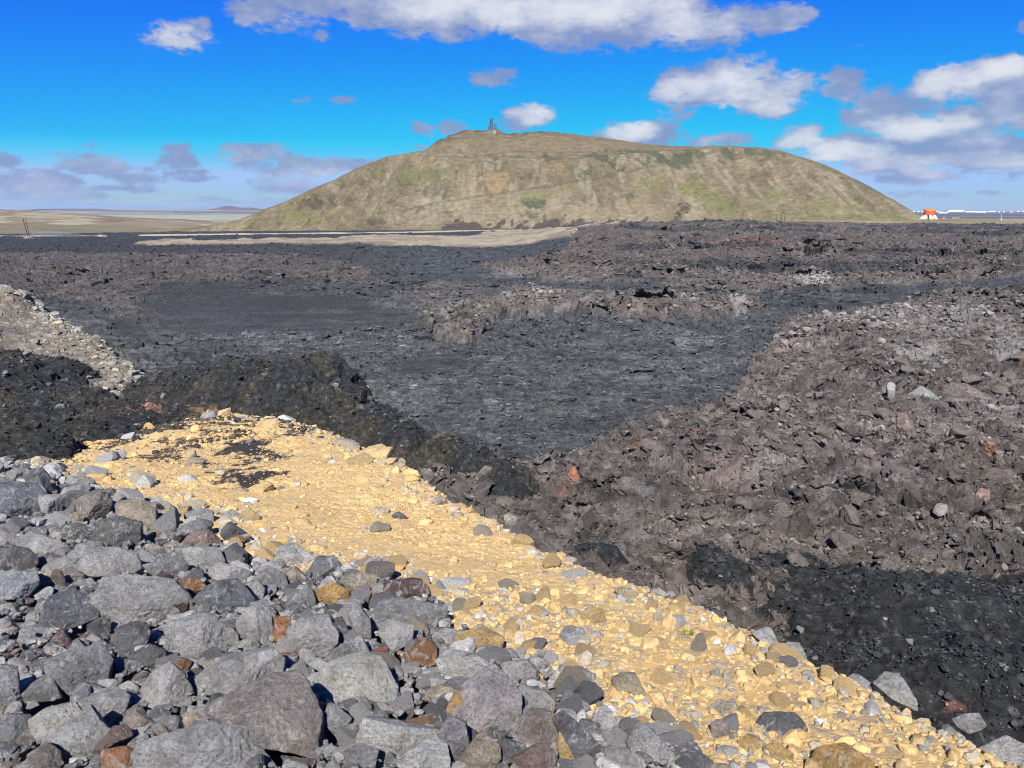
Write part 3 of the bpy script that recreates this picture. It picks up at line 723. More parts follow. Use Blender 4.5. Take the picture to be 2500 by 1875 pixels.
def roughen(p, size, seed, amt=1.):
    nrm = p/np.linalg.norm(p, axis=1)[:, None]; q = p/size
    off = np.array([seed*3.7 % 50, seed*1.3 % 50, seed*7.1 % 50])
    d = .05*fbm3(q*1.5+off, 1, 3)+.045*(np.abs(fbm3(q*3.6+off, 2, 4))*-2+.6)+.034*fbm3(q*13+off, 3, 3)
    return p+nrm*(d*size*amt)[:, None]
RN = np.random.RandomState(11)
def generic_rock(n, seed, flatness=1., angular=1.):
    rs = np.random.RandomState(seed); v, f = ICO[n]
    nn = rs.normal(size=(13, 3)); ds = rs.uniform(.62, 1.0, 13)
    r = hull(v, nn, ds, 26 if angular else 9); r = np.minimum(r, 1.5)
    p = v*r[:, None]*np.array([1, rs.uniform(.7, .95), rs.uniform(.55, .85)*flatness])
    return roughen(p, 1., seed), f

PLACED = []
def traced_rock(name, poly, col, label, ground, lift=.0, rough=1., mat=None, group=None, cat='boulder'):
    """a stone of real depth: its outline gets its own distance and thickness from where it lies on the ground"""
    poly = [(float(a), float(b)) for a, b in poly]
    uu = np.array([p[0] for p in poly]); vv = np.array([p[1] for p in poly])
    area = 0
    for i in range(len(poly)):
        x0, y0 = poly[i]; x1, y1 = poly[(i+1) % len(poly)]; area += x0*y1-x1*y0
    if area < 0: poly = poly[::-1]
    SCL = 1.10 if PLACING else 1.
    cu, cv = (uu.min()+uu.max())/2*.4+uu.mean()*.6, (vv.min()+vv.max())/2*.4+vv.mean()*.6
    w = (uu.max()-uu.min()); h = vv.max()-vv.min(); sz = math.sqrt(w*h)
    vb = vv.max()-.30*h
    # meet the ground
    dx, dy, dz = ray(cu, vb); t = np.linspace(2.5, 70, 3000); t = t/dy*1.0
    g = ground(t*dx, t*dy, False); hit = np.argmax(t*dz < g+.0)
    yG = t[hit]*dy
    if PLACING: yG = min(yG if hit else 1e9, float(on_plane(cu, vb, SA, 0, SBY)[1])+.25)
    dx, dy, dz = ray(cu, cv); size = sz/FP*yG
    tc = (yG+.22*size)/dy
    c = np.array([dx*tc, dy*tc, dz*tc+lift*size]); D = tc
    V = -c/np.linalg.norm(c); Rt = np.array([1., 0, 0]); Rt -= V*Rt.dot(V); Rt /= np.linalg.norm(Rt); Up = np.cross(V, Rt)
    if Up[2] < 0: Up = -Up
    rs = np.random.RandomState(int(cu*7+cv*3) % 99991)
    sc = np.linalg.norm(c)/FP*(1/np.linalg.norm(ray(cu, cv)))*1.0
    sc = tc/FP*SCL
    N = []; ds = []
    for i in range(len(poly)):
        x0, y0 = poly[i]; x1, y1 = poly[(i+1) % len(poly)]
        ax, ay = (x0-cu)*sc, -(y0-cv)*sc; bx, by = (x1-cu)*sc, -(y1-cv)*sc
        ex, ey = bx-ax, by-ay; nx, ny = -ey, ex; l = math.hypot(nx, ny)
        if l < 1e-6: continue
        nx, ny = nx/l, ny/l; dd = nx*ax+ny*ay
        if dd < 0: nx, ny, dd = -nx, -ny, -dd
        tv = rs.uniform(-.12, .22); k = math.sqrt(1-tv*tv)
        N.append(nx*k*Rt+ny*k*Up+tv*V); ds.append(max(dd, .12*size)*k)
    hs = size*.5; PLACED.append((c[0], c[1], hs))
    for j in range(4):                         # broken faces towards the front and the top
        a = 1.571*j+rs.uniform(0, 1.3); s = rs.uniform(.3, 1.0)
        n_ = math.cos(a)*s*Rt+math.sin(a)*s*Up+V; n_ /= np.linalg.norm(n_)
        N.append(n_); ds.append(hs*rs.uniform(.46, .86))
    n_ = np.array([rs.uniform(-.25, .25), rs.uniform(-.3, .2), 1.]); N.append(n_/np.linalg.norm(n_)); ds.append(hs*rs.uniform(.72, .95)*max(1., h/w*.9))
    for j in range(4):
        a = 1.571*j+.5; n_ = math.cos(a)*.6*Rt+math.sin(a)*.6*Up-V
        N.append(n_/np.linalg.norm(n_)); ds.append(hs*rs.uniform(.75, 1.0))
    n = 5 if sz > 105 else 4
    v, f = ICO[n]
    r = hull(v, N, ds, rs.uniform(60, 130)); r = np.minimum(r, 2.6*hs*max(w/h, h/w)**.5)
    p = roughen(v*r[:, None], size*.55, rs.randint(999), rough*.8)
    me = mesh_np(name, p, f, mat or M_ROCK, smooth=True, link=False)
    o = put(name, me, loc=c); o.color = (*col, 1)
    tag(o, label, cat, group)
    return o
ZA = lambda pts: [(x*.437, 1150+y*.437) for x, y in pts]
ZB = lambda pts: [(700+x*.4371, 1150+y*.4371) for x, y in pts]
ZC = lambda pts: [(1500+x*.4521, 1150+y*.4521) for x, y in pts]
G1 = (.235, .233, .233); G2 = (.315, .308, .30); G3 = (.40, .39, .37); GD = (.125, .125, .13); GDB = (.135, .14, .158)
BR = (.205, .175, .155); TN = (.29, .245, .18); RB = (.20, .14, .125); MR = (.105, .068, .070); OR = (.330, .150, .070); RU = (.240, .125, .060)
YE = (.48, .325, .135); OC = (.40, .25, .09); PAL = (.42, .41, .365); PUR = (.20, .18, .19); RED = (.36, .12, .07)
BOULD = [
 (ZA, [(0, 80), (60, 65), (170, 75), (215, 130), (235, 200), (220, 250), (210, 300), (100, 310), (-60, 300), (-80, 120)], GDB, 'huge dark rough boulder cut by the left edge of the photo beside the yellow sand'),
 (ZA, [(40, -10), (130, -15), (125, 40), (70, 62), (45, 40)], G1, 'small grey rock perched above the huge dark boulder at the left edge'),
 (ZA, [(130, -20), (230, -10), (285, 60), (282, 120), (200, 118), (160, 60)], GDB, 'blue grey lumpy rock at the very top of the boulder pile'),
 (ZA, [(205, 118), (280, 130), (340, 160), (338, 210), (330, 275), (240, 262), (232, 190)], G2, 'pale grey slab leaning on the right side of the huge dark boulder'),
 (ZA, [(325, 150), (390, 120), (450, 140), (410, 205), (350, 195)], GD, 'low dark rock between the leaning slab and the sharp crested rock'),
 (ZA, [(405, 190), (520, 108), (580, 130), (605, 170), (600, 215), (540, 302), (490, 280), (440, 230)], BR, 'sharp crested brownish grey rock standing against the yellow sand'),
 (ZA, [(660, 190), (700, 160), (850, 185), (862, 345), (800, 352), (720, 300), (670, 250)], TN, 'square tan block standing on the edge of the yellow sand'),
 (ZA, [(345, 310), (400, 290), (490, 320), (490, 370), (420, 402), (360, 368)], GD, 'dark rough rock below the sharp crested rock'),
 (ZA, [(495, 360), (560, 280), (640, 268), (760, 290), (768, 370), (745, 455), (640, 420), (540, 400)], GD, 'dark broken boulder with a craggy right end in front of the square tan block'),
 (ZA, [(390, 240), (430, 230), (465, 250), (460, 287), (410, 287)], TN, 'little tan stone under the sharp crested rock'),
 (ZA, [(1040, 240), (1110, 212), (1175, 225), (1188, 280), (1160, 325), (1090, 290), (1045, 270)], G2, 'grey sand dusted rock lying alone on the sand above the pile'),
 (ZA, [(1235, 240), (1290, 215), (1335, 240), (1325, 272), (1270, 278)], G2, 'small grey rock with its left side shaded on the sand above the reddish slab'),
 (ZA, [(1015, 425), (1080, 345), (1160, 335), (1235, 400), (1245, 440), (1130, 445)], RB, 'reddish brown roof shaped slab at the upper edge of the pile'),
 (ZA, [(105, 400), (180, 345), (260, 370), (370, 430), (385, 485), (250, 505), (160, 450)], G2, 'long light grey rock lying below the huge dark boulder'),
 (ZA, [(375, 480), (460, 398), (560, 410), (575, 445), (480, 530), (440, 560), (395, 530)], G1, 'mottled grey rock left of the pale rough boulder'),
 (ZA, [(475, 500), (520, 440), (620, 430), (740, 470), (765, 545), (700, 605), (560, 585), (480, 590)], G2, 'pale rough boulder with frosted patches above the largest speckled block'),
 (ZA, [(-60, 460), (60, 430), (130, 440), (190, 500), (165, 560), (60, 595), (-60, 600)], GD, 'dark grey rock at the left edge above the bluish white one'),
 (ZA, [(-60, 600), (140, 565), (230, 560), (235, 590), (195, 640), (215, 695), (150, 745), (60, 705), (-60, 690)], (.33, .34, .37), 'bluish white rock at the left edge'),
 (ZA, [(183, 600), (240, 560), (320, 560), (352, 612), (342, 645), (260, 682), (200, 665)], TN, 'rounded tan brown stone beside the bluish white rock'),
 (ZA, [(335, 570), (390, 538), (458, 580), (458, 615), (400, 625), (350, 602)], BR, 'brown grey stone right of the rounded tan one'),
 (ZA, [(252, 890), (275, 740), (320, 660), (400, 668), (440, 700), (535, 762), (525, 830), (450, 878), (350, 885), (300, 905)], GDB, 'upright dark blue grey boulder with its right side in shade'),
 (ZA, [(527, 815), (600, 612), (700, 598), (940, 620), (1000, 680), (1040, 740), (1025, 815), (930, 838), (640, 875), (560, 865)], G2, 'large flat faced grey block speckled white in the middle of the pile'),
 (ZA, [(918, 740), (960, 680), (1010, 668), (1052, 702), (1042, 775), (960, 805)], MR, 'maroon stone against the right end of the large speckled block'),
 (ZA, [(970, 630), (1030, 593), (1100, 610), (1162, 662), (1085, 735), (1000, 695)], RU, 'rust orange rock behind the maroon stone'),
 (ZA, [(1103, 722), (1200, 630), (1310, 618), (1405, 712), (1392, 765), (1290, 815), (1170, 775)], GDB, 'dark blue grey rhombic boulder right of the maroon stone'),
 (ZA, [(925, 900), (960, 840), (1080, 798), (1180, 830), (1325, 920), (1338, 965), (1280, 1035), (1130, 1085), (940, 985)], G2, 'grey boulder with a pale streak below the rhombic boulder'),
 (ZA, [(1332, 855), (1430, 718), (1480, 750), (1545, 985), (1505, 1005), (1350, 915)], G2, 'tall triangular light grey rock left of the rust coloured crack stone'),
 (ZA, [(1528, 830), (1605, 808), (1628, 900), (1605, 985), (1560, 995)], OR, 'bright rust coloured stone wedged upright between two grey boulders'),
 (ZA, [(1618, 890), (1700, 820), (1800, 798), (1875, 900), (1865, 975), (1780, 1045), (1680, 1035), (1630, 965)], G2, 'rounded light grey boulder right of the upright rust coloured stone'),
 (ZA, [(1035, 1110), (1250, 1060), (1400, 942), (1560, 1060), (1595, 1135), (1400, 1240), (1200, 1310), (1108, 1235)], G2, 'big pointed grey boulder above the large brown one'),
 (ZA, [(1115, 1425), (1230, 1300), (1450, 1180), (1610, 1145), (1685, 1230), (1778, 1392), (1772, 1615), (1720, 1670), (1550, 1620), (1360, 1480)], (.225, .20, .185), 'largest brown boulder at the bottom of the pile'),
 (ZA, [(735, 1690), (800, 1580), (860, 1458), (960, 1418), (1110, 1440), (1250, 1395), (1360, 1468), (1440, 1560), (1540, 1660), (1540, 1720), (1100, 1760)], G2, 'big grey two faced boulder cut by the bottom edge of the photo'),
 (ZA, [(806, 1222), (850, 1130), (930, 1088), (1000, 1140), (1074, 1242), (1055, 1295), (940, 1338), (840, 1315)], G3, 'light grey cone shaped rock left of the big pointed boulder'),
 (ZA, [(243, 1080), (420, 1008), (540, 978), (584, 1060), (578, 1185), (480, 1265), (340, 1278), (290, 1120)], G1, 'squarish grey boulder below the upright dark one'),
 (ZA, [(138, 1242), (260, 1128), (335, 1262), (180, 1295)], G1, 'small grey wedge left of the squarish boulder'),
 (ZA, [(-60, 1090), (80, 1115), (112, 1262), (152, 1375), (-60, 1375)], G1, 'grey boulder with a white ridge at the left edge in the lower pile'),
 (ZA, [(-60, 1375), (172, 1380), (215, 1492), (120, 1525), (-60, 1548)], G1, 'flat grey rock under the white ridged boulder at the left edge'),
 (ZA, [(188, 1390), (250, 1338), (412, 1298), (433, 1340), (330, 1465), (230, 1515)], PAL, 'cream coloured pitted rock left of the diamond shaped block'),
 (ZA, [(276, 1522), (460, 1336), (605, 1482), (480, 1625), (380, 1625)], G2, 'diamond shaped flat grey block'),
 (ZA, [(446, 1300), (610, 1216), (694, 1260), (675, 1405), (580, 1425), (480, 1352)], G2, 'grey block above the purple brown rock with a pointed top'),
 (ZA, [(556, 1620), (580, 1568), (680, 1548), (806, 1580), (760, 1635), (690, 1680), (590, 1680)], OR, 'orange topped rock at the bottom edge of the photo'),
 (ZA, [(162, 1590), (240, 1528), (314, 1570), (335, 1622), (270, 1680), (200, 1680)], BR, 'rounded brown rock at the bottom left'),
 (ZA, [(536, 1575), (620, 1438), (712, 1418), (724, 1482), (620, 1545)], RB, 'purple brown rock behind the orange topped one'),
 (ZA, [(628, 990), (660, 870), (760, 838), (824, 860), (814, 965), (740, 1035), (650, 1015)], GD, 'dark grey rock below the large speckled block'),
 (ZA, [(498, 862), (560, 818), (614, 840), (604, 905), (510, 915)], GD, 'small dark rock right of the upright dark boulder'),
 (ZA, [(716, 1042), (820, 978), (900, 998), (924, 1062), (870, 1095), (760, 1075)], GD, 'low dark rock left of the boulder with the pale streak'),
 (ZA, [(956, 1112), (1020, 1048), (1064, 1070), (1032, 1135)], RU, 'small rusty stone above the light cone shaped rock'),
 (ZA, [(816, 530), (930, 500), (1000, 488), (1044, 540), (1004, 605), (860, 575)], G1, 'grey rock behind the large speckled block'),
 (ZA, [(866, 602), (900, 558), (962, 590), (952, 620)], MR, 'small dark red stone on top of the large speckled block'),
 (ZA, [(960, 440), (1120, 425), (1244, 435), (1264, 505), (1110, 545), (1000, 500)], G2, 'light grey slab under the reddish roof shaped one'),
 (ZA, [(1160, 560), (1240, 518), (1385, 562), (1405, 605), (1260, 645)], G2, 'light grey slab above the rhombic boulder'),
 (ZA, [(1545, 408), (1640, 408), (1755, 490), (1744, 555), (1640, 565), (1556, 505)], G3, 'white streaked grey boulder lying on the yellow sand'),
 (ZA, [(1543, 390), (1600, 370), (1694, 384), (1684, 425), (1560, 425)], PAL, 'pale flat stone behind the white streaked boulder'),
 (ZA, [(1733, 562), (1780, 478), (1870, 488), (1930, 562), (1904, 606), (1780, 606)], GDB, 'blue grey angular rock right of the white streaked boulder'),
 (ZA, [(1426, 602), (1500, 538), (1584, 580), (1604, 645), (1500, 665)], G1, 'grey rock left of the flat tan stone'),
 (ZA, [(1528, 562), (1640, 538), (1704, 590), (1694, 625), (1570, 615)], TN, 'flat tan stone below the white streaked boulder'),
 (ZA, [(1356, 652), (1430, 598), (1474, 660), (1464, 725), (1390, 695)], G2, 'small light rock above the tall triangular one'),
 (ZA, [(1596, 752), (1650, 678), (1744, 658), (1764, 712), (1744, 785), (1640, 795)], G1, 'grey rock above the rounded light boulder'),
 (ZB, [(316, 622), (360, 568), (492, 588), (494, 645), (440, 695), (380, 695)], TN, 'tan grey rock left of the maroon block'),
 (ZB, [(543, 682), (560, 618), (740, 606), (774, 662), (744, 725), (600, 735)], MR, 'maroon block on top of the dark grey flat boulder'),
 (ZB, [(496, 802), (530, 738), (620, 718), (740, 738), (872, 758), (884, 845), (800, 895), (690, 886), (520, 876)], G1, 'dark grey flat boulder under the maroon block'),
 (ZB, [(516, 905), (560, 836), (700, 868), (696, 945), (600, 1005)], G2, 'grey rock with a white cap below the flat dark boulder'),
 (ZB, [(146, 682), (250, 628), (334, 670), (354, 735), (260, 745), (190, 725)], OC, 'yellow dusted rock at the upper edge of the pile'),
 (ZB, [(916, 932), (1010, 898), (1100, 878), (1204, 930), (1184, 1025), (1070, 1045), (960, 995)], YE, 'large round rock coated in yellow sand beside the pile'),
 (ZB, [(661, 1022), (760, 938), (834, 980), (824, 1075), (740, 1105), (690, 1085)], RU, 'round rusty brown rock above the pale boulders'),
 (ZB, [(466, 1022), (550, 982), (568, 1022), (490, 1045)], RED, 'bright red orange stone behind the big cream grey boulder'),
 (ZB, [(176, 1190), (220, 1100), (300, 1028), (520, 1048), (604, 1130), (606, 1255), (500, 1358), (300, 1306), (206, 1245)], PAL, 'big smooth cream grey boulder in the lower middle'),
 (ZB, [(436, 1422), (490, 1300), (590, 1256), (876, 1370), (836, 1485), (640, 1605), (560, 1645), (400, 1560), (372, 1412)], G3, 'big light grey slab below the cream grey boulder'),
 (ZB, [(620, 1610), (810, 1486), (884, 1540), (905, 1690), (620, 1700)], G3, 'whitish rock at the bottom edge under the big light slab'),
 (ZB, [(846, 1482), (900, 1386), (994, 1420), (1020, 1552), (960, 1636), (880, 1525)], PUR, 'purple grey rock right of the big light slab'),
 (ZB, [(926, 1382), (1000, 1198), (1160, 1096), (1295, 1250), (1285, 1485), (1150, 1506), (1000, 1476)], (.30, .275, .27), 'tall pinkish grey boulder facing the camera'),
 (ZB, [(836, 1062), (900, 1006), (994, 1018), (1005, 1112), (960, 1156), (860, 1115)], G3, 'light grey rock right of the round rusty one'),
 (ZB, [(976, 1032), (1060, 1036), (1124, 1090), (1104, 1135), (1040, 1196), (1000, 1155)], G3, 'light blocky rock above the tall pinkish boulder'),
 (ZB, [(1186, 1072), (1340, 1066), (1386, 1110), (1386, 1175), (1270, 1186)], G2, 'grey block at the sand edge right of the tall pinkish boulder'),
 (ZB, [(1290, 1300), (1310, 1200), (1440, 1240), (1505, 1300), (1490, 1350), (1350, 1345)], G2, 'grey rock below the block at the sand edge'),
 (ZB, [(896, 1332), (940, 1246), (1044, 1238), (1044, 1295), (930, 1395)], OC, 'ochre rock left of the tall pinkish boulder'),
 (ZB, [(1286, 1455), (1360, 1346), (1500, 1336), (1535, 1450), (1525, 1565), (1330, 1516)], BR, 'dark brownish boulder left of the upright ochre stone'),
 (ZB, [(1516, 1545), (1540, 1438), (1590, 1428), (1645, 1512), (1580, 1650), (1530, 1615)], YE, 'upright ochre yellow stone with a black shadow at the bottom edge'),
 (ZB, [(1533, 912), (1555, 885), (1590, 866), (1655, 888), (1670, 950), (1622, 997), (1560, 982)], G2, 'lone round grey stone lying on open yellow sand'),
 (ZB, [(1533, 1172), (1560, 1130), (1620, 1093), (1722, 1140), (1712, 1225), (1550, 1225)], G2, 'grey rock half sunk in the sand below the lone round stone'),
 (ZB, [(1688, 1422), (1780, 1308), (1820, 1360), (1856, 1492), (1760, 1495)], G3, 'light grey pyramid shaped rock at the foot of the sand'),
 (ZB, [(1908, 1512), (1980, 1418), (2030, 1430), (2120, 1540), (2180, 1600), (2059, 1659), (1940, 1585)], G2, 'grey boulder with white streaks right of the pyramid shaped rock'),
 (ZB, [(1496, 1382), (1540, 1328), (1640, 1430), (1785, 1552), (1760, 1660), (1650, 1680)], GD, 'long dark grey rock running down right of the ochre stone'),
 (ZB, [(1240, 1625), (1400, 1538), (1525, 1580), (1525, 1690), (1240, 1700)], RB, 'reddish grey rock at the bottom edge left of the ochre stone'),
 (ZB, [(956, 1645), (1010, 1556), (1080, 1468), (1174, 1540), (1186, 1602), (1120, 1675)], TN, 'tan grey rock under the tall pinkish boulder'),
 (ZB, [(326, 1572), (400, 1528), (505, 1560), (486, 1650), (350, 1656)], G1, 'grey rock at the bottom below the big light slab'),
 (ZB, [(346, 802), (400, 758), (462, 840), (476, 965), (400, 935)], G1, 'narrow grey rock left of the white capped one'),
 (ZB, [(186, 1085), (280, 988), (400, 928), (455, 1012), (380, 1060), (250, 1080)], G1, 'grey rock behind the cream grey boulder'),
 (ZB, [(228, 1290), (355, 1380), (300, 1485), (215, 1405)], G1, 'grey rock in the shaded hollow under the cream grey boulder'),
 (ZB, [(228, 850), (300, 818), (344, 900), (304, 965), (250, 925)], GD, 'dark stone between the rounded light boulder and the narrow one'),
 (ZB, [(1750, 1660), (1790, 1560), (1900, 1560), (1960, 1600), (1990, 1680)], G2, 'grey rock at the bottom edge under the streaked boulder'),
 (ZB, [(1125, 1560), (1200, 1500), (1320, 1530), (1300, 1590), (1180, 1600)], GD, 'dark low rock under the brownish boulder'),
 (ZC, [(768, 1355), (800, 1313), (980, 1318), (1040, 1400), (1005, 1465), (900, 1480), (830, 1412)], GD, 'dark grey rock with a black gap at its left on the sand'),
 (ZC, [(508, 1280), (570, 1243), (652, 1258), (668, 1312), (620, 1364), (560, 1354)], (.40, .35, .26), 'pale cream rock on the sand left of the dark one'),
 (ZC, [(528, 1372), (590, 1348), (638, 1440), (602, 1506), (540, 1484)], (.30, .25, .20), 'pinkish tan rock below the pale cream one'),
 (ZC, [(1423, 1150), (1510, 1078), (1602, 1130), (1604, 1230), (1630, 1295), (1520, 1240)], G3, 'upright light grey boulder on the crest of the embankment'),
 (ZC, [(913, 960), (950, 923), (1002, 928), (1028, 1010), (1010, 1040), (940, 994)], G3, 'light grey stone standing on the crest above the dark rock'),
 (ZC, [(1278, 1095), (1330, 1106), (1384, 1150), (1372, 1178), (1290, 1155)], G2, 'flat grey stone on the crest left of the upright boulder'),
 (ZC, [(1818, 1352), (1900, 1318), (1964, 1313), (1990, 1380), (1900, 1410)], G3, 'pale rough stone on the crest near the right edge'),
 (ZC, [(1998, 1502), (2140, 1443), (2230, 1500), (2240, 1620), (2100, 1566)], G3, 'pale grey boulder in the bottom right corner'),
 (ZC, [(676, 1462), (740, 1423), (814, 1480), (794, 1545), (690, 1535)], YE, 'yellow coated rock with a black slit at its left near the bottom edge'),
 (ZC, [(338, 1542), (430, 1513), (524, 1570), (540, 1650), (370, 1650)], GDB, 'blue grey rock at the bottom edge beside the streaked boulder'),
 (ZC, [(1046, 1620), (1130, 1508), (1260, 1488), (1400, 1590), (1420, 1680), (1100, 1700)], OC, 'yellow dusted slab at the bottom edge of the sand'),
 (ZC, [(810, 1500), (880, 1470), (960, 1530), (940, 1604), (840, 1600)], YE, 'smooth yellow coated rock below the dark grey one'),
 (ZC, [(748, 872), (790, 858), (860, 910), (904, 962), (880, 985), (800, 935)], G3, 'light stone strip on the crest above the grass tuft'),
 (ZC, [(188, 652), (240, 633), (294, 670), (240, 684)], G3, 'small light stone on the crest by the round dark lava knob'),
 (ZC, [(-5, 1122), (100, 1078), (162, 1200), (132, 1255), (20, 1245)], (.30, .26, .18), 'large sand stained grey rock right of the half sunk one'),
 (ZC, [(0, 630), (30, 680), (120, 700), (140, 670), (90, 640)], (.36, .30, .19), 'flat sand coloured slab above the round yellow hump'),
 (ZB, [(1640, 800), (1690, 765), (1770, 775), (1785, 850), (1740, 890), (1680, 860)], YE, 'yellow coated hump shaped rock above the lone round stone'),
 (ZB, [(1215, 250), (1240, 236), (1285, 262), (1280, 305), (1225, 300)], (.33, .30, .24), 'pale stone perched on the crest above the dark lava lobe'),
 (ZB, [(805, 190), (830, 150), (880, 150), (900, 185), (850, 200)], (.30, .27, .20), 'tan grey rock on the crest near the upper sand'),
 (ZB, [(590, 250), (625, 225), (680, 265), (665, 285), (610, 280)], GD, 'dark stone alone on the upper sand'),
]
PLACING = True
for fn, pts, col, lab in BOULD:
    traced_rock('boulder', fn(pts), col, lab, sand_z)
PLACING = False
print('boulders', len(BOULD))

# ---- scattered stones: the biggest of each kind stand alone, the rest form one heap
LIB = {n: [generic_rock(n, 100+i, angular=1) for i in range(k)] for n, k in ((1, 10), (2, 12), (3, 12))}
LIBME = [mesh_np('stone', p, f, M_RSM, smooth=False, link=False) for p, f in LIB[3]]
LIBME2 = [mesh_np('stone', p, f, M_LROCK, np.tile(np.array([[.135, .114, .101]], F4), (len(p), 1)), link=False) for p, f in LIB[3]]
def scatter(name, xs, ys, zs, sz, cols, nind, label, group, cat, mat, sub=2, lib=None, stuff_name=None, sink=.25, seed=1):
    rs = np.random.RandomState(seed); n = len(xs)
    app = sz/np.sqrt(xs**2+ys**2+zs**2); order = np.argsort(-app); lib = lib or LIBME
    for i in order[:nind]:
        o = put(name, lib[rs.randint(len(lib))], loc=(xs[i], ys[i], zs[i]+sz[i]*(.5-sink)*.6))
        s = sz[i]*.5; o.scale = (s, s, s); o.rotation_euler = (rs.uniform(-.5, .5), rs.uniform(-.5, .5), rs.uniform(0, 6.28)); k_ = 1.3 if 'sand' in label else 1.; o.color = (*(cols[i]*k_), 1)
        tag(o, label, cat, group)
    rest = order[nind:]
    if len(rest) == 0: return
    V = []; Fc = []; Cc = []; b = 0
    which = rs.randint(len(LIB[sub]), size=len(rest))
    for k in range(len(LIB[sub])):
        idx = rest[which == k]; p, f = LIB[sub][k]; m = len(idx)
        if m == 0: continue
        a = rs.uniform(0, 6.28, m); tx = rs.uniform(-.5, .5, m)
        ca, sa = np.cos(a)[:, None], np.sin(a)[:, None]; ct, st = np.cos(tx)[:, None], np.sin(tx)[:, None]
        x0 = p[None, :, 0]; y0 = p[None, :, 1]*ct-p[None, :, 2]*st; z0 = p[None, :, 1]*st+p[None, :, 2]*ct
        s = sz[idx][:, None]*.5
        x = (x0*ca-y0*sa)*s+xs[idx][:, None]; y = (x0*sa+y0*ca)*s+ys[idx][:, None]; z = z0*s+zs[idx][:, None]+s*(.5-sink)*1.2
        V.append(np.stack([x, y, z], -1).reshape(-1, 3)); Cc.append(np.repeat(cols[idx], len(p), 0))
        Fc.append((f[None]+(np.arange(m)*len(p))[:, None, None]+b).reshape(-1, 3)); b += m*len(p)
    tag(mesh_np(stuff_name or name, np.concatenate(V), np.concatenate(Fc), mat, np.concatenate(Cc)), kind='stuff')
def pick(rs, n, table):
    w = np.array([t[0] for t in table]); w = w/w.sum(); k = rs.choice(len(table), n, p=w)
    c = np.array([t[1] for t in table])[k]; return (c*rs.uniform(.75, 1.25, (n, 1))).astype(F4)
# grey pile fillers
rs = np.random.RandomState(3)
n = 15000; dd = np.exp(rs.uniform(math.log(3.2), math.log(26), n)); aa = rs.uniform(R(-38), R(36), n); xs, ys = dd*np.sin(aa), dd*np.cos(aa)
gd = polysd(xs, ys, GREY)+rs.normal(0, .10, n)*ys*.12; m = gd < .05
for (bx_, by_, br_) in PLACED: m &= np.hypot(xs-bx_, (ys-by_)*.8) > br_*.8+.0*ys
xs, ys = xs[m], ys[m]; n = len(xs)
sz = np.clip(15*rs.pareto(1.9, n)+10, 10, 78)/FP*ys*1.1
zs = sand_z(xs, ys)+.04+.10*sst(.4, .0, sz)*sst(.1, -.5, gd[m])
cols = pick(rs, n, [(5, G1), (4, G2), (4, GD), (1.5, G3), (.5, TN), (.7, BR), (.08, RU), (.03, RED), (.12, MR)])
scatter('stone', xs, ys, zs, sz, cols, 120, 'small grey or brown stone filling a gap between the big boulders', 'stones filling the gaps of the boulder pile', 'stone', M_STUFF, 2, stuff_name='rubble', seed=5)
# stones and pebbles of the sand
n = 44000; dd = np.exp(rs.uniform(math.log(3.6), math.log(36), n)); aa = rs.uniform(R(-36), R(40), n); xs, ys = dd*np.sin(aa), dd*np.cos(aa)
gd = polysd(xs, ys, GREY); sd = polysd(xs, ys, SLOPE_POLY)
dens = .35+.65*sst(-.1, .4, fbm(xs*.6+3, ys*.6, 124, 3)+.5*sst(8, 4, ys)); edge = np.exp(-(np.clip(-sd, 0, 9)/(.05*ys+.05))**2); nearp = np.exp(-(np.clip(gd, 0, 9)/(.09*ys+.1))**2)
m = (gd > .0) & (sd < .15) & (rs.uniform(size=n) < np.clip(.16+.5*dens+.7*edge+.6*nearp, 0, 1)); xs, ys, edge, nearp, dens = xs[m], ys[m], edge[m], nearp[m], dens[m]; n = len(xs)
sz = np.clip((3.8+4.2*rs.pareto(2.3, n))*(1+.35*edge+1.2*nearp+.8*dens*sst(11, 4, ys)*(xs > -1)+.7*sst(10, 5, ys)*(xs > 0)), 5, 62)/FP*ys
zs = sand_z(xs, ys)
cols = pick(rs, n, [(11, (.50, .342, .150)), (4, (.44, .31, .15)), (2.6, (.30, .26, .19)), (1.8, (.20, .19, .175)), (.7, G1), (.4, PAL)])
gr = (rs.uniform(size=n) < .22*edge+.45*nearp); cols[gr] = pick(rs, int(gr.sum()), [(3, (.33, .29, .21)), (2, G3), (2, G2)])
scatter('stone', xs, ys, zs, sz, cols, 100, 'small loose stone half sunk in the yellow sand of the embankment', 'loose stones in the yellow sand', 'stone', M_PEB, 1, stuff_name='pebbles', sink=.45, seed=6)
# pale rocks of the gravel bank
n = 5000; q = on_plane(rs.uniform(-250, 360, n), rs.uniform(690, 960, n), GA, GBX); xs, ys = np.array(q[0]), np.array(q[1]); sd = polysd(xs, ys, GB)
m = (sd < .6) & (rs.uniform(size=n) < .25+.9*np.exp(-(sd/1.5)**2)); xs, ys, sd = xs[m], ys[m], sd[m]; n = len(xs)
sz = np.clip((3.4+3.*rs.pareto(2., n))*(.8+.8*np.exp(-(sd/1.2)**2)), 3, 28)/FP*ys; zs = bank_z(xs, ys)
cols = pick(rs, n, [(3, (.34, .31, .25)), (3, (.25, .235, .215)), (1, (.42, .36, .24)), (5, (.17, .15, .125))])
scatter('stone', xs, ys, zs, sz, cols, 80, 'pale angular rock on the brown gravel bank at the left', 'pale rocks strewn on the gravel bank', 'rock', M_STUFF, 1, stuff_name='gravel_stones', sink=.3, seed=7)
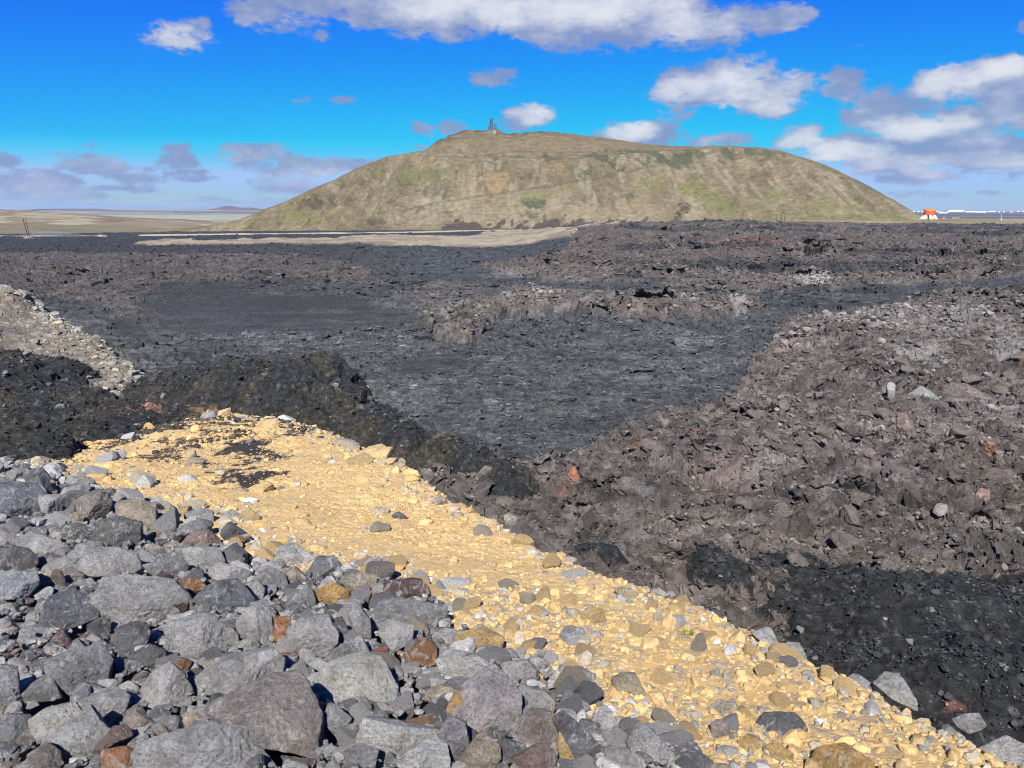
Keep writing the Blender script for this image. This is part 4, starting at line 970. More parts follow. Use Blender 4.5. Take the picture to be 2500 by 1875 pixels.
# lava blocks on the brown clinker field
n = 70000; dd = np.exp(rs.uniform(math.log(12), math.log(200), n)); aa = rs.uniform(R(-10), R(40), n); xs, ys = dd*np.sin(aa), dd*np.cos(aa)
u, v = proj(xs, ys, base_z(xs, ys)); br = np.zeros(n)
for pts, w, s in BROWN[:3]: br = np.maximum(br, sst(w, -w*2, polysd(u, v, pts)))
m = (rs.uniform(size=n) < br*(.35+.65*sst(1500, 2100, u))*(.25+.75*sst(-.15, .2, fbm(xs*.16, ys*.16, 200, 4)))); m &= (sand_z(xs, ys, False) < -8.6)
xs, ys = xs[m].astype(F4), ys[m].astype(F4); n = len(xs)
zz, sx, sy, cc, bk, _, _ = lava(xs, ys); keep = ~bk; xs, ys, zz, cc = (xs+sx)[keep], (ys+sy)[keep], zz[keep], cc[keep]; n = len(xs)
sz = np.minimum(np.clip(3.8+4.2*rs.pareto(2.1, n), 3.8, 60)/FP*np.hypot(xs, ys), rs.uniform(.25, .8, n))
cols = (cc*rs.uniform(.75, 1.2, (n, 1))).astype(F4); pal = rs.uniform(size=n) < .05; cols[pal] = (.17, .15, .14)
scatter('lava_block', xs, ys, zz, sz, cols, 200, 'loose brown clinker block on the rough lava to the right', 'loose blocks on the brown lava', 'lava block', M_LROCK, 1, lib=LIBME2, stuff_name='lava_rubble', sink=.2, seed=8)
# clinker crumbs on the black mounds and crust shards on the grey channel: nobody could count them
def sheet(nm, n, a0, a1, d0, d1, want_black, s0, s1, seed, flatn, mat):
    rs = np.random.RandomState(seed); dd = np.exp(rs.uniform(math.log(d0), math.log(d1), n)); aa = rs.uniform(R(a0), R(a1), n)
    xs, ys = (dd*np.sin(aa)).astype(F4), (dd*np.cos(aa)).astype(F4); m = sand_z(xs, ys, False) < -7.0+(99 if want_black else 0); xs, ys = xs[m], ys[m]
    zz, sx, sy, cc, bk, sbm, rdm = lava(xs, ys)
    if want_black: keep = bk
    else:
        u, v = proj(xs, ys, base_z(xs, ys)); q = np.full(len(xs), 99.)
        for pts in SMOOTH: q = np.minimum(q, polysd(u, v, pts))
        keep = (~bk) & (q > 0) & (~sbm) & (~rdm)
    xs, ys, zz, cc = (xs+sx)[keep], (ys+sy)[keep], zz[keep], cc[keep]; n = len(xs)
    sz = np.clip(s0+s0*.9*rs.pareto(2.6, n), s0, s1)/FP*np.hypot(xs, ys)
    cols = (cc*rs.uniform(.7, 1.4, (n, 1))).astype(F4)
    old = LIB[1]; LIB[1] = [(p*np.array([1.3, .9, flatn]), f) for p, f in old]
    scatter(nm, xs, ys, zz, sz, cols, 0, '', '', '', mat, 1, stuff_name=nm, sink=.3, seed=seed); LIB[1] = old
rs = np.random.RandomState(21); up = np.where(MV[:, 2] > sand_z(MV[:, 0].astype(F4), MV[:, 1].astype(F4), False)-.3)[0]; k = up[rs.randint(len(up), size=42000)]
P_ = MV[k]+rs.normal(0, .04, (42000, 3)); sz = np.clip(3.5+3.2*rs.pareto(2.6, 42000), 3.5, 20)/FP*np.linalg.norm(P_, axis=1); C_ = MC[k]*rs.uniform(.6, 1.5, (42000, 1))
kk = rs.randint(len(DKXYZ), size=9000); P2 = DKXYZ[kk]+rs.normal(0, .16, (9000, 3))*np.array([1, 1, .0]); P2[:, 2] = sand_z(P2[:, 0], P2[:, 1])+.0
C2 = np.array([.045, .042, .040])*rs.uniform(.6, 1.8, (9000, 1)); S2 = np.clip(3.5+3.5*rs.pareto(2.6, 9000), 3.5, 16)/FP*np.linalg.norm(P2, axis=1)
gl = rs.uniform(size=42000) < .03; C_[gl] = (.14, .14, .14)
P_ = np.concatenate([P_, P2]); C_ = np.concatenate([C_, C2]); sz = np.concatenate([sz, S2])
scatter('clinker_crumbs', P_[:, 0], P_[:, 1], P_[:, 2], sz, C_.astype(F4), 0, '', '', '', M_LROCK, 1, stuff_name='clinker_crumbs', sink=.4, seed=23)
sheet('crust_shards', 20000, -20, 22, 14, 110, False, 4, 15, 22, .5, M_LROCK)
print('scattered')

def lava_pt(u, v):
    dx, dy, dz = ray(u, v); t = np.exp(np.linspace(math.log(9), math.log(900), 900))
    x = t*dx/dy; y = t.copy(); zl = lava(x, y)[0]; ray_z = t*dz/dy
    i = int(np.argmax(ray_z < zl)); return float(x[i]), float(y[i]), float(zl[i])
# distinct lava stones
for (poly, col, lab) in [
  ([(1387, 1160), (1393, 1136), (1405, 1140), (1414, 1165), (1410, 1180), (1398, 1172)], (.27, .105, .065), 'rust red slab standing upright in the grey lava channel'),
  ([(2195, 1005), (2215, 1010), (2235, 1060), (2228, 1072), (2190, 1062)], (.17, .12, .105), 'brownish pointed slab beside the dark fissure in the clinker'),
  ([(2375, 1215), (2395, 1190), (2415, 1200), (2410, 1225), (2380, 1232)], (.26, .17, .14), 'pinkish lava block near the right edge'),
  ([(2300, 960), (2312, 935), (2360, 940), (2420, 975), (2400, 990), (2320, 980)], (.15, .12, .11), 'large flat topped grey lava slab in the right clinker'),
  ([(2278, 1250), (2290, 1228), (2312, 1232), (2312, 1255), (2290, 1262)], (.28, .24, .22), 'pale pink lava block above the black mound'),
  ([(2165, 945), (2172, 930), (2185, 938), (2182, 975), (2168, 970)], (.30, .30, .29), 'pale blue grey slab standing in the right clinker'),
  ([(2215, 965), (2250, 942), (2275, 960), (2290, 975), (2240, 985)], (.20, .20, .19), 'rounded grey lava boulder beside the pale standing slab')]:
    cu = sum(p[0] for p in poly)/len(poly); vb = max(p[1] for p in poly); 
    x, y, z = lava_pt(cu, vb-4)
    traced_rock('lava_slab', poly, col, lab, lambda X_, Y_, f_, z=z: np.full(np.shape(X_), z), cat='lava block')

# ------------------------------------------------------------------ grass tufts
M_GRASS = flat('grass_blades', (.13, .22, .03), .6)
def tuft(u, v, wpx, hpx, lab, col):
    t = np.linspace(3, 40, 4000); dx, dy, dz = ray(u, v); x = t*dx/dy; z = t*dz/dy
    i = int(np.argmax(z < sand_z(x, t, False))); X0, Y0 = x[i], t[i]; w = wpx/FP*Y0; h = hpx/FP*Y0
    rg = random.Random(int(u)); V = []; Fq = []
    for k in range(90):
        a = rg.uniform(0, 6.28); r = rg.random()**.6*w*.35; bx, by = r*math.cos(a), r*math.sin(a)*.8
        l = rg.uniform(.45, 1)*h; b = a+rg.uniform(-.6, .6); sp = rg.uniform(.2, .8)*h; wd = w*.035
        n0 = len(V); z0 = -.02
        for s in (0, .5, 1.):
            cx = bx+math.cos(b)*sp*s*s; cy = by+math.sin(b)*sp*s*s; cz = z0+l*(s-.25*s*s); q = wd*(1-s*.85)
            V += [(cx-math.sin(b)*q, cy+math.cos(b)*q, cz), (cx+math.sin(b)*q, cy-math.cos(b)*q, cz)]
        Fq += [(n0, n0+1, n0+3, n0+2), (n0+2, n0+3, n0+5, n0+4)]
    me = bpy.data.meshes.new('grass_tuft'); me.from_pydata(V, [], Fq); me.materials.append(col)
    o = put('grass_tuft', me, loc=(X0, Y0, float(sand_z(np.array([X0]), np.array([Y0]))[0]))); tag(o, lab, 'grass tuft')
M_DRY = flat('dry_grass', (.20, .20, .06), .7)
tuft(1678, 1548, 30, 24, 'bright green grass tuft on the lower yellow sand', M_GRASS)
tuft(413, 1243, 40, 13, 'low green tuft at the top of the boulder pile', M_GRASS)
tuft(577, 1222, 28, 9, 'faded tuft on the upper sand beside the green one', M_DRY)
tuft(650, 1234, 22, 8, 'dry olive tuft on the sand above the reddish slab', M_DRY)
tuft(912, 1308, 24, 9, 'dry tuft in the middle of the yellow sand', M_DRY)
tuft(1965, 1672, 26, 10, 'sparse yellowish tuft near the crest above the dark rock', M_DRY)

# ------------------------------------------------------------------ things in the distance
M_WHITE = flat('white_paint', (.62, .63, .63), .6); M_CONC = flat('white_concrete', (.66, .64, .55), .8)
M_ORANGE = flat('orange_paint', (.52, .085, .03), .5); M_ORL = flat('orange_highlight', (.85, .27, .03), .5); M_STEEL = flat('grey_steel', (.05, .055, .065), .6)
M_WOOD = flat('tarred_wood', (.045, .035, .03), .9); M_GREYR = flat('grey_roof', (.28, .29, .31), .7); M_GLASS = flat('dark_glass', (.02, .025, .03), .2); M_TYRE = flat('rubber', (.02, .02, .02), .9)
M_MOUND = flat('pale_soil', (.16, .14, .12), .95); M_BLUEW = flat('pale_blue_wall', (.55, .62, .68), .7)
# orange tank on flared legs
x, y, z = ter(2269, 900)
D = math.hypot(x, y); sc = D/FP*1.12
zb = float(el(2269, 535))*D
tk = empty('water_tower', (x, y, zb), math.atan2(-x, y)); tag(tk, 'orange water tank on flared white concrete legs at the foot of the hill', 'water tower')
sc *= .86; r = 11.8*sc; zl, zt = 9.3*sc, 22.2*sc
MB().lathe([(0, zl), (r, zl), (r, zl+.68*(zt-zl)), (0, zl+.68*(zt-zl))], 40).build('drum', M_ORANGE, tk)
MB().lathe([(r*1.01, zl+.682*(zt-zl)), (r*1.02, zl+.90*(zt-zl)), (r*.98, zl+.905*(zt-zl))], 40).build('highlight_band', M_ORL, tk)  # highlight on the upper drum, painted as a lighter orange ring
MB().lathe([(r*1.0, zl+.90*(zt-zl)), (r*.6, zl+.97*(zt-zl)), (r*.2, zt), (0, zt)], 40).build('roof', M_ORANGE, tk)
for k in range(8):
    a = k*math.pi/4+.2; ca, sa = math.cos(a), math.sin(a); ta = (-sa, ca)
    mb = MB(); ro, ri, wt, wb_ = 18.8*sc, 8.*sc, 4.6*sc, 3.2*sc
    P4 = [(ro, 0, wb_), (ri*.9, 0, wb_), (ri*.9, zl, wt), (r*.97, zl, wt)]
    for s in (-1, 1):
        for rr, zz_, ww in P4: mb.v.append((rr*ca+ta[0]*s*ww/2, rr*sa+ta[1]*s*ww/2, zz_))
    mb.f = [[0, 1, 2, 3], [7, 6, 5, 4], [0, 3, 7, 4], [1, 5, 6, 2], [0, 4, 5, 1], [3, 2, 6, 7]]
    mb.build('leg', M_CONC, tk)
MB().lathe([(0, 0), (4*sc, 0), (4*sc, zl), (0, zl)], 16).build('core_wall', M_STEEL, tk)
# masts on the summit
def mast(u, vt, vb, w, kind, lab):
    x, y, z = crest_at(u); D = math.hypot(x, y)
    z0 = min(z, float(el(u, vb))*D)-1; H = float(el(u, vt))*D-z0
    o = empty('radio_mast', (x, y, z0)); tag(o, lab, 'radio mast', 'radio masts on the summit')
    MB().tube((0, 0, 0), (0, 0, H), w*D/FP*.85, w*D/FP*.8, 8).build('pole', M_STEEL, o)
    a = MB()
    if kind == 'drum': a.box((0, 0, H*.72), (w*D/FP*2.6, w*D/FP*1.5, H*.28))
    elif kind == 'tall':
        for k in (.25, .5, .72, .9): a.box((w*D/FP*.3*(-1 if k < .6 else 1), 0, H*k), (w*D/FP*1.7, w*D/FP*1.2, H*.05))
    else: a.tube((0, 0, H*.55), (0, 0, H*.98), w*D/FP*.8, w*D/FP*.8)
    a.build('antenna', M_STEEL, o)
mast(1193, 308, 318, 1.0, 'drum', 'short mast with a wide head, leftmost on the hilltop')
mast(1197.8, 290, 318, 1.7, 'tall', 'tall dark mast, left one of the two tallest on the hilltop')
mast(1201.8, 289, 318, 1.6, 'tall', 'tall dark mast, right one of the two tallest on the hilltop')
mast(1206.8, 301.5, 317, 1.3, 'thin', 'medium thin mast right of the two tall ones on the hilltop')
mast(1211.5, 304.5, 317, 1.0, 'thin', 'thin short mast, rightmost on the hilltop')
def hill_pt(u, v):
    PU, PV = proj(HX, HY, HZ); q = (PU-u)**2+(PV-v)**2; i = int(np.argmin(q.ravel())); return HX.ravel()[i], HY.ravel()[i], HZ.ravel()[i]
def house(name, x, y, z, w, dpt, h, label, cat='building', group=None, wall=M_WHITE, roof=M_GREYR, rz=0, rh=.25, door=False):
    o = empty(name, (x, y, z), rz-math.atan2(x, y)); tag(o, label, cat, group)
    MB().box((0, 0, -2), (w, dpt, h+2)).build('wall', wall, o)
    m = MB(); b = [(-w*.51, -dpt*.53, h), (w*.51, -dpt*.53, h), (w*.51, dpt*.53, h), (-w*.51, dpt*.53, h), (-w*.51, 0, h*(1+rh)), (w*.51, 0, h*(1+rh))]
    m.v = b; m.f = [[0, 1, 5, 4], [2, 3, 4, 5], [0, 4, 3], [1, 2, 5], [3, 2, 1, 0]]; m.build('roof', roof, o)
    n = max(1, int(w/9)); wm = None
    if door:
        MB().box((0, -dpt*.505, 0), (w*.18, .1, h*.55)).build('door', M_GLASS, o)
    return o
x, y, z = hill_pt(1207, 325); house('hut', x, y, z, 4.2, 3, 2.8, 'grey hut just below the summit masts', wall=M_GREYR, door=True)
x, y, z = hill_pt(1203.5, 326.5)
o = empty('satellite_dish', (x, y-4, z)); tag(o, 'white dish beside the grey hut under the summit masts', 'dish')
MB().tube((0, 0, -1), (0, 0, 1), .2).build('post', M_STEEL, o); MB().lathe([(0, 0), (.5, .1), (.85, .35)], 16).build('bowl', M_WHITE, o).rotation_euler = (1.3, 0, 0)
bpy.context.view_layer.update()
# leaning poles at the left
def lava_ground(u, v): return lava_pt(u, v)
gx, gy, gz = lava_pt(70, 581); D = math.hypot(gx, gy); k = D/FP
MB_ = MB(); MB_.lathe([(11*k, -1.5*k), (8*k, 1.2*k), (4*k, 3.2*k), (0, 3.8*k)], 20, (gx, gy, gz)); o = MB_.build('soil_mound', M_MOUND); tag(o, 'low pale soil mound at the foot of the leaning pole pair', 'mound')
for (ub, ut, w, lab) in ((69.5, 63.5, 1.4, 'thicker leaning wooden pole on the soil mound, left of the pair'), (72.5, 69., 1.1, 'thinner leaning wooden pole on the soil mound, right of the pair')):
    o = empty('utility_pole', (gx+(ub-70)*k, gy, gz+2*k)); tag(o, lab, 'utility pole', 'pair of leaning utility poles')
    top = ((ut-ub)*k, 0, 36*k); MB().tube((0, 0, -2*k), top, w*k*.62, w*k*.5).build('post', M_WOOD, o)
    MB().box((top[0], 0, top[2]-1.5*k), (3.2*k, .8*k, .7*k)).build('crossarm', M_WOOD, o)
# poles in front of the hill, right of centre
for (u_, vt, vb, lab) in ((1896, 524, 538, 'short dark pole, leftmost of the three at the foot of the hill'), (1908, 519, 539, 'tallest dark pole of the three at the foot of the hill'), (1915, 522, 539, 'slanting dark pole, rightmost of the three at the foot of the hill')):
    D = 640.; a = float(az(u_, vb)); x, y = D*math.sin(a), D*math.cos(a); z0 = float(el(u_, vb+8))*D; k = D/FP
    o = empty('utility_pole', (x, y, z0)); tag(o, lab, 'utility pole', 'poles at the foot of the hill')
    H = (vb+8-vt)*k; MB().tube((0, 0, -1), (0, 0, H), .9*k*.6, .7*k*.6).build('post', M_WOOD, o); MB().box((0, 0, H*.9), (4.5*k, .5*k, .5*k)).build('crossarm', M_WOOD, o)
# cars
def car(u, v, D, lab, wpx, color):
    a = float(az(u, v)); x, y = D*math.sin(a), D*math.cos(a); z = float(el(u, v))*D; s = wpx*D/FP/4.4
    o = empty('van', (x, y, z), -a); tag(o, lab, 'van')
    MB().box((0, 0, .35*s), (4.4*s, 1.9*s, .95*s)).build('body', color, o)
    MB().box((-.25*s, 0, 1.3*s), (3.3*s, 1.7*s, .75*s), taper=.86).build('cabin', M_GLASS, o)
    MB().box((-.25*s, 0, 2.05*s), (2.9*s, 1.5*s, .12*s)).build('roof', color, o)
    for sx in (-1.4, 1.4):
        for sy in (-.85, .85): MB().tube((sx*s, (sy-.12)*s, .38*s), (sx*s, (sy+.12)*s, .38*s), .38*s, n=14).build('wheel', M_TYRE, o)
gx, gy, gz = lava_pt(245, 577)
car(245, 578, math.hypot(gx, gy)*.99, 'white van on the pale road across the dark lava at the left', 9, M_WHITE)
car(223, 537.5, 1330, 'white van on the track across the tan slope at the left', 6, M_WHITE)
x, y, z = ter(180, 1330); house('shed', x, y, float(el(180, 538.5))*1330, 2.2, 2, 2.2, 'tiny white shed on the track left of the distant van')
# white mast on the right
x, y, z = ter(2446, 1060); o = empty('radio_mast', (x, y, z)); tag(o, 'thin white mast with a white base block on the low tan rise at the right', 'radio mast')
k = 1060/FP; MB().tube((0, 0, 0), (0, 0, 12*k), .35*k, .25*k).build('pole', M_WHITE, o); MB().box((0, 0, -.5*k), (2.6*k, 2*k, 2.4*k)).build('base_block', M_WHITE, o)
# small white houses right of the tank
for i, (u_, w_) in enumerate(((2303, 3), (2308, 3), (2326, 3), (2332, 4), (2339, 5))):
    D = 1250+20*i; a = float(az(u_, 531)); x, y = D*math.sin(a), D*math.cos(a); z = float(el(u_, 533.4))*D
    house('cabin', x, y, z, w_*D/FP, 5, 2.6*D/FP*.6, 'tiny white cabin on the flat ground right of the orange tank', 'cabin', 'white cabins right of the orange tank')
# the distant town
town = [(2160, 3), (2168, 5), (2176, 3), (2184, 6), (2193, 4), (2203, 8), (2213, 6), (2222, 4), (2232, 5), (2243, 7), (2252, 5), (2290, 8), (2300, 5), (2315, 6), (2364, 6), (2385, 12), (2402, 7), (2418, 12), (2428, 7), (2440, 5), (2452, 4), (2470, 8), (2486, 6), (2498, 5)]
rg = random.Random(4)
for u_, w_ in town:
    D = 3900+rg.uniform(-250, 250); a = float(az(u_, 515)); x, y = D*math.sin(a), D*math.cos(a); vb = 516.5+rg.uniform(-.6, .9); z = float(el(u_, vb))*D; k = D/FP
    house('building', x, y, z, w_*k*.7, 18, rg.uniform(.8, 1.9)*k, 'tiny white building of the town on the right horizon', 'building', 'white buildings of the town on the horizon', wall=rg.choice([M_WHITE, M_WHITE, M_BLUEW]), rh=.12)
for (u_, v_, w_, h_, lab) in ((2335, 515.5, 28, 4.2, 'largest white hall of the distant town'), (2303, 519.6, 16, 2.0, 'long low white hall in front of the distant town, right of the tank'), (2375, 517, 26, 2.4, 'long white hall right of the largest one in the distant town'), (2395, 517.5, 20, 2.2, 'long pale hall at the right of the distant town')):
    D = 3600.; a = float(az(u_, 515)); k = D/FP; house('hall', D*math.sin(a), D*math.cos(a), float(el(u_, v_))*D, w_*k, 30, h_*k*.8, lab, rh=.15)
# dust drifting behind the pole pair
def volume_ball(name, loc, dim, dens, col):
    m = bpy.data.materials.new(name); m.use_nodes = True; nt = m.node_tree; nt.nodes.clear()
    out = nt.nodes.new('ShaderNodeOutputMaterial'); pv_ = nt.nodes.new('ShaderNodeVolumePrincipled'); pv_.inputs['Color'].default_value = (*col, 1); pv_.inputs['Density'].default_value = dens
    nt.links.new(pv_.outputs[0], out.inputs['Volume'])
    v_, f_ = ICO[3]; o = mesh_np(name, v_*np.array(dim)*(1+.25*fbm3(v_*1.5, 9, 3))[:, None], f_, m, smooth=True); o.location = loc; return o
gx, gy, gz = lava_pt(130, 578)
o = volume_ball('dust_cloud', (gx, gy, gz+1.2), (20, 9, 2.2), .012, (.8, .85, .9)); tag(o, kind='stuff')

# ------------------------------------------------------------------ haze
def haze():
    m = bpy.data.materials.new('haze'); m.use_nodes = True; nt = m.node_tree; nt.nodes.clear()
    out = nt.nodes.new('ShaderNodeOutputMaterial'); pv_ = nt.nodes.new('ShaderNodeVolumePrincipled')
    pv_.inputs['Color'].default_value = (.55, .72, 1., 1); pv_.inputs['Density'].default_value = .000035
    nt.links.new(pv_.outputs[0], out.inputs['Volume'])
    mb = MB().box((0, 17000, -62), (76000, 38000, 62+260)); o = mb.build('haze', m); tag(o, kind='stuff')
HAZE = True
if HAZE: haze()

# ------------------------------------------------------------------ camera, sun, sky
cam = bpy.data.cameras.new('camera'); co_ = bpy.data.objects.new('camera', cam); COL.objects.link(co_)
cam.sensor_width = 36; cam.lens = 36*FP/2500; cam.clip_end = 60000; cam.clip_start = .1
co_.rotation_euler = (math.pi/2-P, 0, 0); scene.camera = co_
SUN_EL, SUN_AZ = 44., 188.          # azimuth clockwise from the view direction (+Y)
sl = bpy.data.lights.new('sun', 'SUN'); sl.energy = 5.0; sl.angle = R(.5); sl.color = (1., .955, .89)
so = bpy.data.objects.new('sun', sl); COL.objects.link(so)
from mathutils import Vector
dS = Vector((math.cos(R(SUN_EL))*math.sin(R(SUN_AZ)), math.cos(R(SUN_EL))*math.cos(R(SUN_AZ)), math.sin(R(SUN_EL))))
so.rotation_euler = dS.to_track_quat('Z', 'Y').to_euler()
w = bpy.data.worlds.new('World'); scene.world = w; w.use_nodes = True
nt = w.node_tree; L = nt.links.new; bg = nt.nodes['Background']; STR = .08
sky = nd(nt, 'ShaderNodeTexSky', sky_type='NISHITA', sun_disc=False); sky.sun_elevation = R(SUN_EL); sky.sun_rotation = R(SUN_AZ)
sky.air_density = 1.; sky.dust_density = .6; sky.ozone_density = 2.5
hs = nd(nt, 'ShaderNodeHueSaturation'); hs.inputs['Saturation'].default_value = 1.35; hs.inputs['Value'].default_value = 1.0
tn = nd(nt, 'ShaderNodeMix', data_type='RGBA', blend_type='MULTIPLY'); tn.inputs[0].default_value = 1; tn.inputs[7].default_value = (.42, .66, 1.06, 1)
L(sky.outputs[0], tn.inputs[6]); L(tn.outputs[2], hs.inputs['Color'])
tc = nd(nt, 'ShaderNodeTexCoord'); sp = nd(nt, 'ShaderNodeSeparateXYZ'); L(tc.outputs['Generated'], sp.inputs[0])
def mth(op, a, b=None, c=None, clamp=False):
    n = nd(nt, 'ShaderNodeMath', operation=op); n.use_clamp = clamp
    for i, q in enumerate((a, b, c)):
        if q is None: continue
        if isinstance(q, (int, float)): n.inputs[i].default_value = q
        else: L(q, n.inputs[i])
    return n.outputs[0]
AZ = mth('ARCTAN2', sp.outputs[0], sp.outputs[1]); EL = mth('ARCSINE', sp.outputs[2])
cb = nd(nt, 'ShaderNodeCombineXYZ'); L(AZ, cb.inputs[0]); L(EL, cb.inputs[1])
def wnoise(scale, det, ro, vec, off=0., dis=0.):
    n = nd(nt, 'ShaderNodeTexNoise'); n.inputs['Scale'].default_value = scale; n.inputs['Detail'].default_value = det; n.inputs['Roughness'].default_value = ro; n.inputs['Distortion'].default_value = dis
    o = nd(nt, 'ShaderNodeVectorMath', operation='MULTIPLY_ADD'); o.inputs[1].default_value = (1, 1.9, 1); o.inputs[2].default_value = (off, off*.7, off*.3); L(vec, o.inputs[0]); L(o.outputs[0], n.inputs['Vector']); return n
wn = wnoise(16, 4, .55, cb.outputs[0], 3.1)
wo = nd(nt, 'ShaderNodeVectorMath', operation='MULTIPLY_ADD'); wo.inputs[1].default_value = (.035, .022, 0); wo.inputs[2].default_value = (-.0175, -.011, 0); L(wn.outputs['Color'], wo.inputs[0])
wv = nd(nt, 'ShaderNodeVectorMath', operation='ADD'); L(cb.outputs[0], wv.inputs[0]); L(wo.outputs[0], wv.inputs[1])
def blobfield(lst, vec):
    acc = None
    for (u_, v_, ru, rv, s_) in lst:
        dx, dy, dz = [float(q) for q in ray(u_, v_)]; a = math.atan2(dx, dy); e = math.atan2(dz, math.hypot(dx, dy)); k = math.hypot(dx, dy)
        kk = 1/(FP*(dx*dx+dy*dy+dz*dz)**.5)
        sx, sy = 1/(ru*kk), 1/(rv*kk)
        n = nd(nt, 'ShaderNodeVectorMath', operation='MULTIPLY_ADD'); n.inputs[1].default_value = (sx, sy, 0); n.inputs[2].default_value = (-a*sx, -e*sy, 0); L(vec, n.inputs[0])
        d_ = nd(nt, 'ShaderNodeVectorMath', operation='DOT_PRODUCT'); L(n.outputs[0], d_.inputs[0]); L(n.outputs[0], d_.inputs[1])
        g = mth('MULTIPLY_ADD', d_.outputs['Value'], -s_, s_)
        if acc is None: acc = mth('MAXIMUM', g, -1.)
        else: acc = mth('SMOOTH_MAX', acc, g, .35)
    return acc
CL = [(800, -10, 200, 55, 1), (930, 15, 180, 60, 1), (1100, 25, 230, 80, 1.1), (1350, 15, 280, 95, 1.2), (1550, 45, 230, 80, 1.1), (1720, 70, 170, 62, 1), (1890, 45, 110, 50, .9), (1440, 105, 130, 32, .55),
      (440, 92, 100, 44, .75), (395, 105, 50, 26, .6), (500, 80, 26, 34, .6), (640, 35, 80, 38, .75), (710, 65, 100, 34, .7), (780, 92, 50, 20, .6), (1210, 182, 72, 27, .6), (1300, 280, 80, 36, .85), (1265, 300, 50, 20, .6), (1570, 325, 120, 42, .95), (1500, 340, 60, 24, .7), (1760, 340, 90, 26, .7),
      (1680, 215, 110, 52, .85), (1800, 195, 130, 66, 1.05), (1880, 235, 110, 52, 1.), (1940, 210, 60, 40, .7), (2050, 205, 90, 36, .7), (2090, 230, 60, 24, .6), (2290, 215, 90, 66, 1.), (2400, 200, 120, 62, 1.1), (2490, 240, 120, 90, 1.), (2150, 265, 100, 56, .8), (2240, 310, 140, 46, 1.), (2350, 290, 110, 50, .9),
      (1955, 340, 70, 38, 1.), (2060, 360, 130, 42, .85), (2180, 385, 140, 46, .8), (2330, 355, 140, 50, .8), (2450, 370, 130, 60, .85), (2230, 430, 110, 26, .6), (2470, 430, 100, 22, .5), (2060, 455, 50, 10, .5), (2300, 475, 60, 9, .45), (2420, 470, 70, 9, .45), (2180, 480, 50, 7, .4),
      (0, 400, 60, 26, .75), (50, 440, 70, 28, .75), (130, 438, 75, 30, .85), (190, 405, 70, 32, .8), (265, 410, 60, 28, .8), (330, 440, 60, 20, .6), (100, 478, 150, 16, .7), (440, 385, 50, 38, .75), (470, 425, 70, 22, .7), (370, 420, 60, 18, .5), (640, 370, 100, 30, .8), (600, 395, 80, 26, .7), (720, 405, 130, 34, .85), (830, 405, 90, 24, .7), (690, 450, 110, 34, .8),
      (900, 400, 60, 14, .5), (560, 490, 160, 10, .6), (280, 462, 120, 8, .45), (200, 507, 700, 9, .8), (700, 500, 200, 22, .8), (225, 356, 32, 9, .5), (1028, 312, 32, 17, .55), (1100, 312, 42, 17, .5), (828, 242, 30, 11, .4), (730, 246, 36, 9, .35), (2495, 62, 28, 18, .6), (2110, 112, 20, 9, .35), (1630, 280, 60, 20, .35), (140, 370, 40, 8, .35), (1030, 365, 30, 8, .35)]
EXPO = .85; EX = 2**EXPO
def vec3(op, a, b):
    n = nd(nt, 'ShaderNodeVectorMath', operation=op); L(a, n.inputs[0]); n.inputs[1].default_value = b; return n.outputs[0]
q0 = vec3('MULTIPLY', hs.outputs[0], (STR*EX,)*3); q0 = vec3('MINIMUM', q0, (.75, .75, 1.02)); q0 = vec3('MAXIMUM', q0, (.001,)*3)
gm = nd(nt, 'ShaderNodeGamma'); gm.inputs[1].default_value = 1.9; L(q0, gm.inputs[0])
SKYC = vec3('MULTIPLY', gm.outputs[0], (13/STR/EX, 2.4/STR/EX, 1.15/STR/EX)); SKYC = vec3('MINIMUM', SKYC, (.36/STR/EX, .58/STR/EX, .93/STR/EX))
dens = blobfield(CL, wv.outputs[0])
nA = wnoise(9, 12, .62, wv.outputs[0], 1.7); nB = wnoise(34, 8, .6, cb.outputs[0], 8.2)
tot = mth('ADD', dens, mth('MULTIPLY_ADD', nA.outputs['Fac'], 1.9, -1.02))
tot = mth('ADD', tot, mth('MULTIPLY_ADD', nB.outputs['Fac'], 1.6, -.83)); nD = wnoise(90, 5, .6, cb.outputs[0], 4.4); tot = mth('ADD', tot, mth('MULTIPLY_ADD', nD.outputs['Fac'], 1.1, -.56))
mr = nd(nt, 'ShaderNodeMapRange', interpolation_type='SMOOTHSTEP'); mr.inputs['From Min'].default_value = -.08; mr.inputs['From Max'].default_value = .52; L(tot, mr.inputs['Value'])
alpha = mth('MULTIPLY', mr.outputs[0], .93)
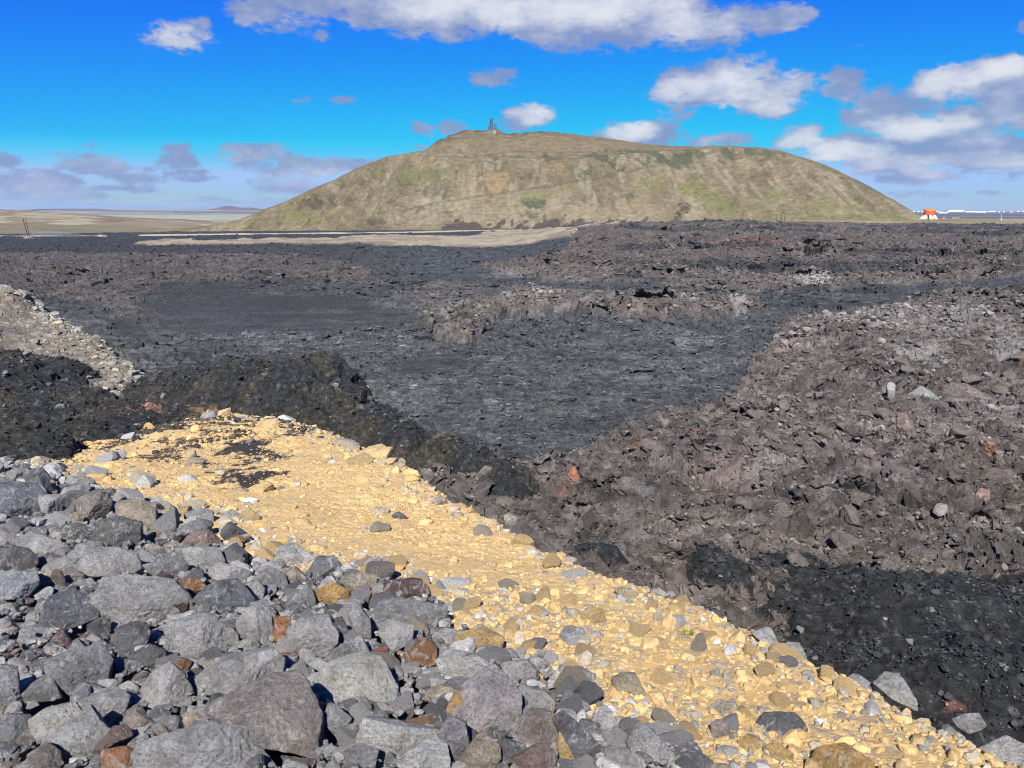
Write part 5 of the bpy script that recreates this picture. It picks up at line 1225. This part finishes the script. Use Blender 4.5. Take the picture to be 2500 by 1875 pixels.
# brightness inside the clouds
BRI = [(1300, 10, 420, 50, 1.), (1700, 60, 130, 40, .5), (2240, 308, 120, 30, 1.2), (1950, 335, 60, 34, 1.1), (1300, 275, 60, 24, .6), (1540, 320, 60, 26, .8), (1770, 265, 60, 18, .8), (1850, 205, 120, 50, .6), (1670, 205, 80, 30, .6), (2460, 165, 110, 26, 1.1), (2330, 190, 90, 40, .6), (1900, 255, 90, 20, .7), (2060, 375, 100, 18, .45), (2300, 400, 200, 20, .3), (440, 90, 60, 24, .25), (730, 430, 120, 16, .3)]
bri = blobfield(BRI, wv.outputs[0])
nC = wnoise(14, 8, .6, wv.outputs[0], 5.5)
bb = mth('ADD', mth('MULTIPLY', mth('MAXIMUM', bri, -.6), .55), mth('MULTIPLY_ADD', nC.outputs['Fac'], 2.4, -1.2))
bb = mth('ADD', bb, mth('MULTIPLY', tot, .35))
mb2 = nd(nt, 'ShaderNodeMapRange', interpolation_type='SMOOTHSTEP'); mb2.inputs['From Min'].default_value = -.35; mb2.inputs['From Max'].default_value = 1.15; L(bb, mb2.inputs['Value'])
cc_ = nd(nt, 'ShaderNodeMix', data_type='RGBA')
CS = 1/STR
EXPO = .85; EX = 2**EXPO
def lin(r, g, b): return tuple((((q/255+.055)/1.055)**2.4 if q > 10 else q/255/12.92)*CS/EX for q in (r, g, b))
cc_.inputs[6].default_value = (*lin(132, 150, 194), 1); cc_.inputs[7].default_value = (*lin(234, 234, 238), 1); L(mb2.outputs[0], cc_.inputs[0])
mixs = nd(nt, 'ShaderNodeMix', data_type='RGBA'); L(alpha, mixs.inputs[0]); L(SKYC, mixs.inputs[6]); L(cc_.outputs[2], mixs.inputs[7])
L(mixs.outputs[2], bg.inputs['Color']); bg.inputs['Strength'].default_value = STR
vs = scene.view_settings; vs.view_transform = 'Standard'; vs.look = 'None'; vs.exposure = EXPO; vs.gamma = 1
scene.render.engine = 'CYCLES'
try: scene.cycles.max_bounces = 5; scene.cycles.volume_bounces = 0; scene.cycles.pixel_filter_type = 'BLACKMAN_HARRIS'; scene.cycles.filter_width = 1.0
except Exception: pass
